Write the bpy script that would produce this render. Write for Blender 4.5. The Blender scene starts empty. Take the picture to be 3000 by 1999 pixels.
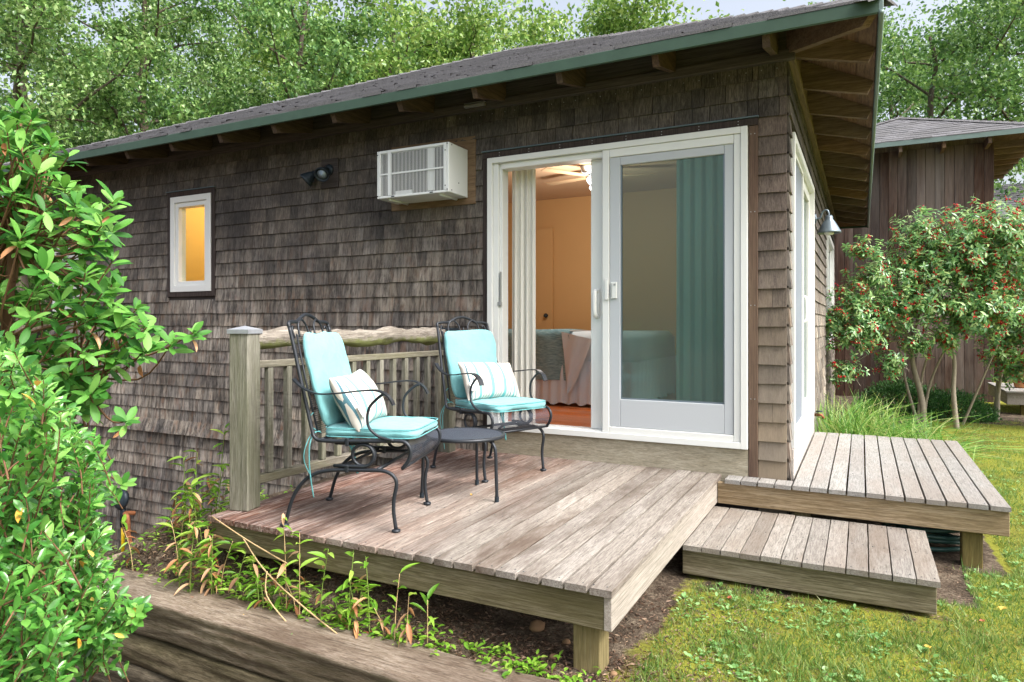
import bpy, math, random
import numpy as np
from mathutils import Vector, Matrix, Euler, noise as mnoise
R = random.Random(7)
NR = np.random.RandomState(11)
sc = bpy.context.scene
col = sc.collection
rad = math.radians

# ------------------------------------------------------------------ camera, sky, sun
PSI = math.atan(1025 / 2000.0)
CAMP = (0.42, -4.626, 0.98)
cam = bpy.data.cameras.new('camera')
co = bpy.data.objects.new('camera', cam); col.objects.link(co)
co.location = CAMP; co.rotation_euler = (math.pi / 2, 0, PSI)
cam.lens = 24; cam.sensor_width = 36; cam.shift_y = -0.0165
cam.clip_start = 0.05; cam.clip_end = 400
sc.camera = co
SUN_EL, SUN_AZ = rad(50), rad(101)          # azimuth clockwise from +Y
w = bpy.data.worlds.new('World'); sc.world = w; w.use_nodes = True
wn = w.node_tree.nodes; wl = w.node_tree.links
sky = wn.new('ShaderNodeTexSky'); sky.sky_type = 'NISHITA'; sky.sun_disc = False
sky.sun_elevation = SUN_EL; sky.sun_rotation = SUN_AZ
sky.air_density = 1.0; sky.dust_density = 7.0; sky.ozone_density = 1.0
shv = wn.new('ShaderNodeHueSaturation'); shv.inputs['Saturation'].default_value = .5; shv.inputs['Value'].default_value = 1.1
wl.new(sky.outputs[0], shv.inputs['Color']); wl.new(shv.outputs[0], wn['Background'].inputs[0]); wn['Background'].inputs[1].default_value = 0.15
sl = bpy.data.lights.new('sun', 'SUN'); sl.energy = 1.5; sl.angle = rad(12); sl.color = (1, .985, .96)
so = bpy.data.objects.new('sun', sl); col.objects.link(so)
sd = Vector((math.sin(SUN_AZ) * math.cos(SUN_EL), math.cos(SUN_AZ) * math.cos(SUN_EL), math.sin(SUN_EL)))
so.rotation_euler = (-sd).to_track_quat('-Z', 'Y').to_euler(); so.location = (6, -6, 12)
sc.view_settings.view_transform = 'Standard'; sc.view_settings.look = 'None'
sc.view_settings.gamma = 1; sc.view_settings.exposure = 1.15
sc.view_settings.use_curve_mapping = False

# ------------------------------------------------------------------ helpers
def tag(o, label=None, cat=None, group=None, kind=None):
    if label: o['label'] = label
    if cat: o['category'] = cat
    if group: o['group'] = group
    if kind: o['kind'] = kind
    return o

def empty(name, loc=(0, 0, 0), rz=0, parent=None):
    o = bpy.data.objects.new(name, None); col.objects.link(o)
    o.location = loc; o.rotation_euler = (0, 0, rz); o.empty_display_size = .1
    if parent: o.parent = parent
    return o

class MB:
    def __init__(s, org=(0, 0, 0)):
        s.v = []; s.f = []; s.org = org
    def add(s, vs, fs):
        n = len(s.v); s.v += [tuple(v) for v in vs]; s.f += [tuple(i + n for i in f) for f in fs]
        return s
    def box(s, x0, x1, y0, y1, z0, z1, M=None):
        vs = [(x, y, z) for x in (x0, x1) for y in (y0, y1) for z in (z0, z1)]
        if M is not None: vs = [M @ Vector(v) for v in vs]
        return s.add(vs, [(0, 1, 3, 2), (4, 6, 7, 5), (0, 4, 5, 1), (2, 3, 7, 6), (0, 2, 6, 4), (1, 5, 7, 3)])
    def cbox(s, x0, x1, y0, y1, z0, z1, c=.003):
        """box with chamfered edges all round"""
        lo = (x0, y0, z0); hi = (x1, y1, z1)
        vs = []; idx = {}
        for sx in (0, 1):
            for sy in (0, 1):
                for sz in (0, 1):
                    for ax in range(3):
                        p = [(hi if q else lo)[k] for k, q in enumerate((sx, sy, sz))]
                        for k, q in enumerate((sx, sy, sz)):
                            if k != ax: p[k] += -c if q else c
                        idx[(sx, sy, sz, ax)] = len(vs); vs.append(tuple(p))
        fs = []
        for ax in range(3):
            o = [k for k in range(3) if k != ax]
            for q in (0, 1):
                ring = []
                for a, b in ((0, 0), (1, 0), (1, 1), (0, 1)):
                    t = [0, 0, 0]; t[ax] = q; t[o[0]] = a; t[o[1]] = b
                    ring.append(idx[(t[0], t[1], t[2], ax)])
                fs.append(tuple(ring))
        for ax in range(3):
            o = [k for k in range(3) if k != ax]
            for a in (0, 1):
                for b in (0, 1):
                    r = []
                    for q, fx in ((0, o[0]), (1, o[0]), (1, o[1]), (0, o[1])):
                        t = [0, 0, 0]; t[ax] = q; t[o[0]] = a; t[o[1]] = b
                        r.append(idx[(t[0], t[1], t[2], fx)])
                    fs.append(tuple(r))
        for sx in (0, 1):
            for sy in (0, 1):
                for sz in (0, 1):
                    fs.append(tuple(idx[(sx, sy, sz, a)] for a in range(3)))
        return s.add(vs, fs)
    def tube(s, pts, r, n=8, cap=True, flat=None):
        pts = [Vector(p) for p in pts]; m = len(pts)
        rs = r if isinstance(r, (list, tuple)) else [r] * m
        vs = []; up = None
        for i, p in enumerate(pts):
            t = (pts[min(i + 1, m - 1)] - pts[max(i - 1, 0)])
            if t.length < 1e-9: t = Vector((0, 0, 1))
            t.normalize()
            if up is None:
                a = Vector((0, 0, 1)) if abs(t.z) < .9 else Vector((1, 0, 0))
                up = (a - t * a.dot(t)).normalized()
            else:
                up = (up - t * up.dot(t))
                up = up.normalized() if up.length > 1e-6 else Vector((1, 0, 0))
            sd_ = t.cross(up)
            fl = flat or (1, 1)
            for k in range(n):
                an = 2 * math.pi * k / n
                vs.append(p + (up * math.cos(an) * fl[0] + sd_ * math.sin(an) * fl[1]) * rs[i])
        fs = [(i * n + k, i * n + (k + 1) % n, (i + 1) * n + (k + 1) % n, (i + 1) * n + k) for i in range(m - 1) for k in range(n)]
        if cap:
            fs.append(tuple(range(n))[::-1]); fs.append(tuple(range((m - 1) * n, m * n)))
        return s.add(vs, fs)
    def lathe(s, prof, n=24, c=(0, 0, 0), M=None):
        vs = []
        for r, z in prof:
            for k in range(n):
                a = 2 * math.pi * k / n
                v = Vector((c[0] + r * math.cos(a), c[1] + r * math.sin(a), c[2] + z))
                vs.append(M @ v if M is not None else v)
        m = len(prof)
        fs = [(i * n + k, i * n + (k + 1) % n, (i + 1) * n + (k + 1) % n, (i + 1) * n + k) for i in range(m - 1) for k in range(n)]
        fs.append(tuple(range(n))[::-1]); fs.append(tuple(range((m - 1) * n, m * n)))
        return s.add(vs, fs)
    def mesh(s, name, smooth=False, fix=True):
        me = bpy.data.meshes.new(name)
        me.from_pydata([tuple(a - b for a, b in zip(v, s.org)) for v in s.v], [], s.f)
        if fix:
            import bmesh
            bm = bmesh.new(); bm.from_mesh(me); bmesh.ops.recalc_face_normals(bm, faces=bm.faces); bm.to_mesh(me); bm.free()
        if smooth:
            me.polygons.foreach_set('use_smooth', [True] * len(me.polygons))
        me.update(); return me
    def build(s, name, mat, parent=None, smooth=False, kind=None, fix=True):
        me = s.mesh(name, smooth, fix)
        me.materials.append(mat)
        return link(name, me, parent, kind)

def link(name, me, parent=None, kind=None, M=None):
    o = bpy.data.objects.new(name, me); col.objects.link(o)
    if parent: o.parent = parent
    if kind: o['kind'] = kind
    if M is not None: o.matrix_local = M
    return o

def spline(pts, k=6):
    P = [Vector(p) for p in pts]; out = []
    for i in range(len(P) - 1):
        a = P[max(i - 1, 0)]; b = P[i]; c = P[i + 1]; d = P[min(i + 2, len(P) - 1)]
        for j in range(k):
            t = j / k
            out.append(.5 * ((2 * b) + (c - a) * t + (2 * a - 5 * b + 4 * c - d) * t * t + (3 * b - a - 3 * c + d) * t ** 3))
    out.append(P[-1]); return out

def np_mesh(name, V, F, mat, parent=None, kind=None, smooth=False):
    """V (n,3), F (m,k) arrays"""
    me = bpy.data.meshes.new(name)
    V = np.asarray(V, np.float32); F = np.asarray(F, np.int32)
    me.vertices.add(len(V)); me.vertices.foreach_set('co', V.ravel())
    m, k = F.shape
    me.loops.add(m * k); me.loops.foreach_set('vertex_index', F.ravel())
    me.polygons.add(m); me.polygons.foreach_set('loop_start', np.arange(0, m * k, k, dtype=np.int32))
    try: me.polygons.foreach_set('loop_total', np.full(m, k, np.int32))
    except Exception: pass
    if smooth: me.polygons.foreach_set('use_smooth', np.ones(m, bool))
    me.update(calc_edges=True); me.validate()
    me.materials.append(mat)
    return link(name, me, parent, kind)

def hexc(r, g, b):
    f = lambda c: (c / 255 / 12.92) if c / 255 <= .04045 else ((c / 255 + .055) / 1.055) ** 2.4
    return (f(r), f(g), f(b), 1)

# ------------------------------------------------------------------ materials
class NT:
    def __init__(s, name):
        s.m = bpy.data.materials.new(name); s.m.use_nodes = True
        s.n = s.m.node_tree.nodes; s.l = s.m.node_tree.links
        s.b = s.n['Principled BSDF']; s.out = s.n['Material Output']
    def new(s, t, **kw):
        n = s.n.new(t)
        for k, v in kw.items(): setattr(n, k, v)
        return n
    def link(s, a, b): s.l.new(a, b)
    def math(s, op, a, b=None, clamp=False):
        n = s.new('ShaderNodeMath', operation=op); n.use_clamp = clamp
        for i, x in enumerate((a, b)):
            if x is None: continue
            if hasattr(x, 'links'): s.link(x, n.inputs[i])
            else: n.inputs[i].default_value = x
        return n.outputs[0]
    def mix(s, f, a, b, bt='MIX'):
        n = s.new('ShaderNodeMix', data_type='RGBA', blend_type=bt)
        for i, x in ((0, f), (6, a), (7, b)):
            if hasattr(x, 'links'): s.link(x, n.inputs[i])
            else: n.inputs[i].default_value = x
        return n.outputs[2]
    def ramp(s, f, stops, interp='LINEAR'):
        n = s.new('ShaderNodeValToRGB'); e = n.color_ramp; e.interpolation = interp
        while len(e.elements) < len(stops): e.elements.new(.5)
        for q, (p, c) in zip(e.elements, stops):
            q.position = p; q.color = c if len(c) == 4 else (*c, 1)
        s.link(f, n.inputs[0]); return n.outputs[0]
    def noise(s, vec, scale, detail=4, rough=.55, dist=0):
        n = s.new('ShaderNodeTexNoise'); n.inputs['Scale'].default_value = scale
        n.inputs['Detail'].default_value = detail; n.inputs['Roughness'].default_value = rough
        n.inputs['Distortion'].default_value = dist
        if vec is not None: s.link(vec, n.inputs['Vector'])
        return n.outputs[0]
    def pos(s): return s.new('ShaderNodeNewGeometry').outputs['Position']
    def rnd(s):
        a = s.new('ShaderNodeObjectInfo').outputs['Random']; b = s.new('ShaderNodeNewGeometry').outputs['Random Per Island']
        return s.math('FRACT', s.math('ADD', a, b))
    def mapped(s, vec, sca, off=None):
        n = s.new('ShaderNodeMapping'); n.inputs['Scale'].default_value = sca; s.link(vec, n.inputs['Vector'])
        if off is not None:
            c = s.new('ShaderNodeCombineXYZ')
            for i in range(3): s.link(s.math('MULTIPLY', off, (37.0, 53.0, 71.0)[i]), c.inputs[i])
            s.link(c.outputs[0], n.inputs['Location'])
        return n.outputs[0]
    def bump(s, h, st, dist=.01):
        n = s.new('ShaderNodeBump'); n.inputs['Strength'].default_value = st; n.inputs['Distance'].default_value = dist
        s.link(h, n.inputs['Height']); s.link(n.outputs[0], s.b.inputs['Normal'])
    def col(s, c):
        if hasattr(c, 'links'): s.link(c, s.b.inputs['Base Color'])
        else: s.b.inputs['Base Color'].default_value = c
    def set(s, rough=.6, metal=0, spec=None, trans=None):
        s.b.inputs['Roughness'].default_value = rough; s.b.inputs['Metallic'].default_value = metal
        if spec is not None: s.b.inputs['Specular IOR Level'].default_value = spec
        return s.m

def wood(name, dark, mid, light, axis='Y', grain=70, along=3.0, bumps=.35, vary=.35, stain=None, stain_amt=.6, stain_scale=2.0, rough=.85, stain_stretch=.25, extra=None, crack=.7, fine=True, n2w=.28, dist=.4):
    t = NT(name); p = t.pos(); r = t.rnd(); grain = grain * 1.7; along = along * 1.35
    k = {'X': 0, 'Y': 1, 'Z': 2}[axis]
    sca = [grain] * 3; sca[k] = along
    v = t.mapped(p, sca, r)
    n1 = t.noise(v, 1, 6, .72, dist)
    sca2 = [grain * .22] * 3; sca2[k] = along * .5
    n2 = t.noise(t.mapped(p, sca2, r), 1, 4, .6, 1.2)
    g = t.math('ADD', t.math('MULTIPLY', n1, 1 - n2w), t.math('MULTIPLY', n2, n2w))
    c = t.ramp(g, [(.38, dark), (.48, mid), (.58, light)])
    s4 = [grain * 1.1] * 3; s4[k] = along * .45
    n4 = t.noise(t.mapped(p, s4, r), 1, 6, .6, .25)
    ck = t.ramp(n4, [(.34, (1, 1, 1)), (.41, (0, 0, 0))])
    c = t.mix(t.math('MULTIPLY', ck, crack), c, tuple(q * .45 for q in dark[:3]) + (1,))
    s5 = [grain * 3.2] * 3; s5[k] = along * 4
    n5 = t.noise(t.mapped(p, s5), 1, 3, .6)
    c = t.mix(.45, c, t.ramp(n5, [(.3, tuple(q * .45 for q in mid[:3]) + (1,)), (.7, tuple(min(1, q * 1.7) for q in mid[:3]) + (1,))]), 'MIX') if fine else c
    g = t.math('SUBTRACT', g, t.math('MULTIPLY', ck, .3 * crack))
    if stain is not None:
        s3 = [1.0] * 3; s3[k] = stain_stretch
        n3 = t.noise(t.mapped(p, s3, t.math('MULTIPLY', r, .006)), stain_scale, 6, .68, .5)
        f = t.math('MULTIPLY', t.ramp(n3, [(.42, (0, 0, 0)), (.62, (1, 1, 1))]), stain_amt)
        # broken up by grain
        f = t.math('MULTIPLY', f, t.math('ADD', .55, t.math('MULTIPLY', n1, .8)), True)
        c = t.mix(f, c, stain)
    if extra: c = extra(t, c, p, r, n1)
    hv = t.new('ShaderNodeHueSaturation')
    t.link(c, hv.inputs['Color'])
    t.link(t.math('ADD', 1 - vary / 2, t.math('MULTIPLY', r, vary)), hv.inputs['Value'])
    t.link(t.math('ADD', .85, t.math('MULTIPLY', t.math('FRACT', t.math('MULTIPLY', r, 7.3)), .3)), hv.inputs['Saturation'])
    t.col(hv.outputs[0])
    t.bump(g, bumps, .006)
    return t.set(rough, 0, .25)

def plain(name, c, rough=.5, metal=0, spec=None, nz=0.0, nscale=8, bump=0, bscale=200):
    t = NT(name)
    if nz:
        n = t.noise(t.pos(), nscale, 5, .6)
        t.col(t.mix(n, tuple(x * (1 - nz) for x in c[:3]) + (1,), tuple(min(1, x * (1 + nz)) for x in c[:3]) + (1,)))
    else: t.col(c)
    if bump: t.bump(t.noise(t.pos(), bscale, 3), bump, .002)
    return t.set(rough, metal, spec)

def leafmat(name, cols, trans=.35, rough=.45, spec=.4, back=None):
    t = NT(name); r = t.rnd()
    stops = [(i / (len(cols) - 1), c) for i, c in enumerate(cols)]
    c = t.ramp(r, stops)
    n = t.noise(t.pos(), 3.0, 3)
    c = t.mix(t.math('MULTIPLY', n, .35), c, cols[0])
    t.col(c); t.set(rough, 0, spec)
    tr = t.new('ShaderNodeBsdfTranslucent')
    hs = t.new('ShaderNodeHueSaturation'); hs.inputs['Value'].default_value = 1.5; hs.inputs['Hue'].default_value = .485
    t.link(c, hs.inputs['Color']); t.link(hs.outputs[0], tr.inputs['Color'])
    mx = t.new('ShaderNodeMixShader'); mx.inputs[0].default_value = trans
    t.link(t.b.outputs[0], mx.inputs[1]); t.link(tr.outputs[0], mx.inputs[2]); t.link(mx.outputs[0], t.out.inputs['Surface'])
    return t.m

M = {}
def side_stain(t, c, p, r, n1):
    # shingle weathering: bleached vertical streaks, warm brown patches, dark upper courses sheltered by the eave stay their fresh brown
    sx = t.new('ShaderNodeSeparateXYZ'); t.link(p, sx.inputs[0])
    st = t.noise(t.mapped(p, (26, 26, 3.0)), 1, 5, .7, .5)
    big = t.noise(t.mapped(p, (1.1, 1.1, 1.5)), 1, 4, .6)
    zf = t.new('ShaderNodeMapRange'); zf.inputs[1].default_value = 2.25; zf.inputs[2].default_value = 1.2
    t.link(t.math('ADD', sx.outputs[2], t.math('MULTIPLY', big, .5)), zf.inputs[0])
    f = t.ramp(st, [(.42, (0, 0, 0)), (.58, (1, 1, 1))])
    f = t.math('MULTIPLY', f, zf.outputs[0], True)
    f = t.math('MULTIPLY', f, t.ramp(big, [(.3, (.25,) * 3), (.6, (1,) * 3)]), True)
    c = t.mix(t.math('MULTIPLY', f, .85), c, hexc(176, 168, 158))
    bg = t.noise(t.mapped(p, (.9, .9, 1.6)), 1.3, 5, .65, .4)
    dk_ = t.ramp(bg, [(.4, (.55, .55, .58)), (.56, (1.12, 1.1, 1.06))])
    c = t.mix(.75, c, dk_, 'MULTIPLY')
    own = t.math('FRACT', t.math('MULTIPLY', r, 5.7))
    c = t.mix(.6, c, t.ramp(own, [(.0, (.62, .62, .64)), (.3, (.95, .94, .93)), (.75, (1.05, 1.04, 1.02)), (1.0, (1.3, 1.27, 1.22))]), 'MULTIPLY')
    st2 = t.noise(t.mapped(p, (15, 15, 5.0), r), 1, 4, .6, .5)
    f2 = t.math('MULTIPLY', t.ramp(st2, [(.52, (0, 0, 0)), (.68, (1, 1, 1))]), .55)
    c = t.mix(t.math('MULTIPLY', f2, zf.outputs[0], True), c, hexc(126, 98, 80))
    return c
M['shingle'] = wood('weathered_shingle', hexc(44, 41, 40), hexc(80, 75, 71), hexc(122, 116, 110), 'Z', 80, 6, .7, .5, extra=side_stain)
def corner_stain(t, c, p, r, n1):
    sx = t.new('ShaderNodeSeparateXYZ'); t.link(p, sx.inputs[0])
    big = t.noise(t.mapped(p, (20, 20, 5)), 1, 4, .6)
    zf = t.new('ShaderNodeMapRange'); zf.inputs[1].default_value = 1.6; zf.inputs[2].default_value = .1
    t.link(t.math('ADD', sx.outputs[2], t.math('MULTIPLY', t.math('SUBTRACT', big, .5), 1.6)), zf.inputs[0])
    c = t.mix(t.math('MULTIPLY', zf.outputs[0], .7), c, hexc(150, 137, 118))
    return c
M['corner_shingle'] = wood('corner_shingle', hexc(56, 49, 46), hexc(86, 76, 70), hexc(116, 105, 96), 'Z', 100, 8, .5, .35, extra=corner_stain)

def deck_extra(t, c, p, r, n1):
    sx = t.new('ShaderNodeSeparateXYZ'); t.link(p, sx.inputs[0])
    # worn reddish boards under the chairs, bleached boards toward the free edge
    n = t.noise(t.mapped(p, (2.2, .8, 1)), 1, 4, .6, .4)
    mr = t.new('ShaderNodeMapRange'); mr.inputs[1].default_value = -1.15; mr.inputs[2].default_value = -2.3
    t.link(t.math('ADD', sx.outputs[0], t.math('MULTIPLY', t.math('SUBTRACT', n, .5), 1.6)), mr.inputs[0])
    g = t.noise(t.mapped(p, (75, 5, 75), r), 1, 6, .7, .6)
    rc = t.ramp(g, [(.38, hexc(74, 48, 42)), (.5, hexc(120, 88, 76)), (.62, hexc(168, 150, 142))])
    c = t.mix(t.math('MULTIPLY', mr.outputs[0], .9), c, rc)
    sp = t.noise(p, 55, 3, .7)
    f = t.math('MULTIPLY', t.ramp(sp, [(.6, (0, 0, 0)), (.68, (1, 1, 1))]), t.ramp(n, [(.45, (0, 0, 0)), (.6, (.7, .7, .7))]))
    return t.mix(f, c, hexc(84, 72, 64))
M['deck'] = wood('deck_plank', hexc(86, 80, 74), hexc(138, 131, 123), hexc(170, 164, 156), 'Y', 85, 7, .4, .36, stain=hexc(78, 64, 54), stain_amt=.9, stain_scale=2.6, n2w=.15, stain_stretch=.22, extra=deck_extra)
M['deck_grey'] = wood('side_deck_plank', hexc(98, 97, 94), hexc(136, 134, 130), hexc(162, 160, 156), 'Y', 75, 7, .35, .26, n2w=.15, stain=hexc(128, 116, 106), stain_amt=.5, stain_scale=2.2)
M['step'] = wood('step_plank', hexc(86, 82, 77), hexc(130, 125, 118), hexc(158, 153, 146), 'Y', 75, 7, .35, .3, n2w=.15, stain=hexc(112, 98, 86), stain_amt=.6, stain_scale=2.6)
M['rim'] = wood('rim_board', hexc(66, 61, 47), hexc(110, 102, 82), hexc(160, 152, 132), 'X', 80, 4, .6, .2, n2w=.2, stain=hexc(78, 74, 44), stain_amt=.75, stain_scale=1.6)
M['rim2'] = wood('rim_board_brown', hexc(88, 76, 58), hexc(132, 117, 94), hexc(172, 158, 136), 'X', 75, 4, .6, .15, stain=hexc(104, 84, 60), stain_amt=.5, stain_scale=2)
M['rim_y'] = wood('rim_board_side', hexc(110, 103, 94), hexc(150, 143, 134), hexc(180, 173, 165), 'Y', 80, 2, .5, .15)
M['post'] = wood('weathered_post', hexc(78, 76, 66), hexc(118, 115, 104), hexc(160, 157, 147), 'Z', 80, 4, .9, .2, stain=hexc(92, 98, 66), stain_amt=.6, stain_scale=3)
M['post_dark'] = wood('deck_post', hexc(88, 78, 44), hexc(118, 104, 64), hexc(140, 128, 88), 'Z', 60, 3, .4, .2, stain=hexc(70, 68, 38), stain_amt=.6)
M['rail'] = wood('rail_wood_y', hexc(78, 74, 66), hexc(116, 111, 102), hexc(150, 146, 136), 'Y', 75, 3, .7, .2, stain=hexc(112, 112, 80), stain_amt=.5, stain_scale=4)
def log_moss(t, c, p, r, n1):
    g = t.new('ShaderNodeNewGeometry'); sx = t.new('ShaderNodeSeparateXYZ'); t.link(g.outputs['Position'], sx.inputs[0])
    mr = t.new('ShaderNodeMapRange'); mr.inputs[1].default_value = .895; mr.inputs[2].default_value = .865
    n = t.noise(p, 22, 5, .7)
    t.link(t.math('ADD', sx.outputs[2], t.math('MULTIPLY', t.math('SUBTRACT', n, .5), .09)), mr.inputs[0])
    return t.mix(t.math('MULTIPLY', mr.outputs[0], .85), c, hexc(104, 112, 58))
M['log'] = wood('driftwood_log', hexc(70, 64, 58), hexc(120, 113, 104), hexc(164, 158, 149), 'Y', 60, 4, 1.0, .1, extra=log_moss)
def side_shade(t, c, p, r, n1):  # shade painted in: vertical faces go dark olive so the top edge reads
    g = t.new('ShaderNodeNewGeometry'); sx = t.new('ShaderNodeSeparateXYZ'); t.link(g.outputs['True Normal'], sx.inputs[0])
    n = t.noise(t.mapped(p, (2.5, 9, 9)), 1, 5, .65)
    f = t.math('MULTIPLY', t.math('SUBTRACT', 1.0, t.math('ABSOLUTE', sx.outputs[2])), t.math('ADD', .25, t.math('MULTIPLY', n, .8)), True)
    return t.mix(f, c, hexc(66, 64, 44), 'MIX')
M['timber'] = wood('old_timber', hexc(46, 40, 32), hexc(92, 83, 68), hexc(138, 128, 110), 'X', 70, 9, 1.0, .15, stain=hexc(72, 72, 44), stain_amt=.5, stain_scale=1.8, crack=1, dist=1.2)
M['timber_top'] = wood('timber_top', hexc(66, 56, 48), hexc(124, 112, 100), hexc(178, 168, 156), 'X', 70, 9, 1.0, .15, stain=hexc(70, 54, 44), stain_amt=.6, stain_scale=3.5, crack=1, dist=1.2, extra=side_shade)
M['timber_y'] = wood('return_timber', hexc(96, 82, 68), hexc(146, 132, 114), hexc(180, 168, 150), 'Y', 50, 2, .9, .15)
M['rafter'] = wood('rafter_wood', hexc(78, 62, 50), hexc(114, 93, 76), hexc(146, 122, 100), 'X', 40, 2.5, .3, .2, stain=hexc(48, 46, 52), stain_amt=.5, stain_scale=1.4)
M['soffit'] = wood('soffit_board', hexc(72, 56, 46), hexc(108, 86, 70), hexc(140, 114, 90), 'Y', 40, 2.5, .3, .3, stain=hexc(64, 46, 40), stain_amt=.5)
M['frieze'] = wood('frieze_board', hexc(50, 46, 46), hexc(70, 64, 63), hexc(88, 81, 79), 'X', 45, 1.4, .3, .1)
M['trim'] = wood('trim_board_dark', hexc(40, 35, 33), hexc(58, 50, 48), hexc(76, 66, 62), 'Z', 45, 2, .4, .1)
M['trim_brown'] = wood('trim_board_brown', hexc(56, 42, 36), hexc(80, 60, 50), hexc(108, 84, 68), 'Z', 60, 2, .5, .1, stain=hexc(132, 112, 88), stain_amt=.5, stain_scale=1.2)
M['acboard'] = wood('plywood_patch', hexc(90, 74, 58), hexc(112, 94, 76), hexc(126, 108, 90), 'X', 25, 2, .2, .1)
M['base_board'] = wood('sill_board', hexc(112, 104, 84), hexc(150, 142, 122), hexc(176, 169, 150), 'X', 75, 8, .7, .1, stain=hexc(116, 106, 78), stain_amt=.5, stain_scale=2.5)
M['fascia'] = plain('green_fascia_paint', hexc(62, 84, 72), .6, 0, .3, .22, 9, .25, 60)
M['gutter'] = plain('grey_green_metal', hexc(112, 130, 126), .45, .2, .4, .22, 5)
def roofmat(name, base):
    t = NT(name); r = t.rnd(); p = t.pos()
    n = t.noise(p, 180, 3, .7); n2 = t.noise(p, 1.6, 4)
    c = t.ramp(t.math('ADD', t.math('MULTIPLY', r, .6), t.math('MULTIPLY', n2, .4)), [(0.1, tuple(x * .6 for x in base[:3]) + (1,)), (.5, base), (.9, tuple(x * 1.5 for x in base[:3]) + (1,))])
    c = t.mix(.35, c, t.ramp(n, [(.35, (.03, .03, .03, 1)), (.65, (.4, .39, .38, 1))]))
    t.col(c); t.bump(n, .4, .004); return t.set(.95, 0, .15)
M['roof'] = roofmat('asphalt_shingle', hexc(84, 84, 90))
M['white'] = plain('white_vinyl', hexc(222, 224, 222), .35, 0, .4, .03, 5)
M['white_metal'] = plain('white_enamel', hexc(212, 216, 216), .4, 0, .4, .05, 5)
M['screen_grey'] = plain('grey_screen_frame', hexc(184, 189, 194), .45, 0, .4)
M['coil'] = plain('ac_coil', hexc(34, 38, 44), .6, .2, .3, .4, 14)
M['flashing'] = plain('grey_flashing', hexc(92, 108, 112), .5, .5)
M['iron'] = plain('black_wrought_iron', hexc(42, 46, 52), .42, .3, .5, .15, 30)
M['mesh_iron'] = plain('grey_blue_mesh_metal', hexc(88, 94, 106), .4, .4, .5, .2, 40)
M['galv'] = plain('galvanized_cap', hexc(176, 180, 186), .5, .55, .5, .2, 30)
M['lampmetal'] = plain('lamp_grey_blue', hexc(120, 134, 144), .4, .5, .5, .1, 6)
M['nail'] = plain('nail_heads', hexc(170, 172, 172), .4, .6)
M['bulb'] = plain('lamp_bulb_glass', hexc(226, 228, 226), .15, 0, .6)
M['dark_metal'] = plain('dark_painted_metal', hexc(42, 52, 60), .45, .3, .4, .3, 20)
M['copper'] = plain('rusty_copper_pipe', hexc(150, 98, 66), .6, .4, .4, .35, 30)
M['yellow'] = plain('yellow_tube', hexc(236, 200, 24), .4)
M['hose'] = plain('green_hose_rubber', hexc(44, 78, 72), .4, 0, .5, .1, 10)
def fabric(name, c, nz=.1):
    t = NT(name); tc = t.new('ShaderNodeTexCoord').outputs['Object']
    wv = t.noise(t.mapped(tc, (260, 30, 260)), 1, 2, .6); n = t.noise(tc, 7, 4)
    t.col(t.mix(t.math('MULTIPLY', t.math('ADD', wv, n), .5), tuple(x * (1 - nz) for x in c[:3]) + (1,), tuple(min(1, x * (1 + nz)) for x in c[:3]) + (1,)))
    t.bump(t.math('ADD', t.math('MULTIPLY', wv, .12), t.noise(tc, 9, 3, .5)), .6, .02)
    t.b.inputs['Sheen Weight'].default_value = .2
    return t.set(.85, 0, .15)
M['teal'] = fabric('aqua_cushion_fabric', hexc(124, 182, 186), .16)
M['teal_dark'] = fabric('aqua_tie_fabric', hexc(96, 168, 172))
M['white_tag'] = plain('white_label_cloth', hexc(228, 228, 224), .8)
def stripe(name):
    t = NT(name); tc = t.new('ShaderNodeTexCoord').outputs['Object']
    sx = t.new('ShaderNodeSeparateXYZ'); t.link(tc, sx.inputs[0])
    u = t.math('ADD', t.math('MULTIPLY', sx.outputs[0], 2.15), .5)
    cr = hexc(206, 201, 192); te = hexc(118, 172, 172); gr = hexc(130, 140, 148); bl = hexc(84, 122, 134); be = hexc(176, 166, 154)
    st = []; seq = [(cr, .05), (bl, .012), (cr, .03), (bl, .012), (cr, .05), (te, .035), (cr, .02), (gr, .01), (cr, .025), (be, .012), (cr, .03), (gr, .01), (cr, .03), (te, .05), (cr, .025), (gr, .01), (cr, .03), (be, .01), (cr, .03), (gr, .01), (cr, .03), (te, .05), (cr, .03), (gr, .01), (cr, .03), (bl, .012), (cr, .04), (te, .03), (cr, .03), (bl, .012), (cr, .1)]
    tot = sum(b for a, b in seq); x = 0
    for a, b in seq: st.append((x / tot, a)); x += b
    c = t.ramp(u, st, 'CONSTANT')
    t.col(c); wv = t.noise(t.mapped(tc, (250, 250, 30)), 1, 2); t.bump(t.math('ADD', t.math('MULTIPLY', wv, .1), t.noise(tc, 10, 3, .6)), .4, .012)
    return t.set(.9, 0, .1)
M['stripe'] = stripe('striped_pillow_fabric')
M['orange'] = plain('orange_wall_paint', hexc(214, 172, 120), .8, 0, .1, .05, 2)
M['ceil'] = plain('ceiling_paint', hexc(210, 176, 142), .85, 0, .1)
M['yellow_wall'] = plain('yellow_wall_paint', hexc(226, 192, 106), .8, 0, .1, .08, 2)
M['fan_tan'] = plain('fan_tan', hexc(176, 146, 112), .6)
M['floorw'] = wood('orange_floor', hexc(176, 84, 34), hexc(206, 110, 50), hexc(228, 138, 72), 'X', 30, 1.5, .1, .2, rough=.3)
M['curtain_w'] = plain('white_curtain', hexc(222, 220, 212), .85, 0, .1)
M['curtain_t'] = leafmat('teal_curtain', [hexc(160, 204, 204), hexc(172, 210, 208)], .5, .9, .1)
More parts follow.
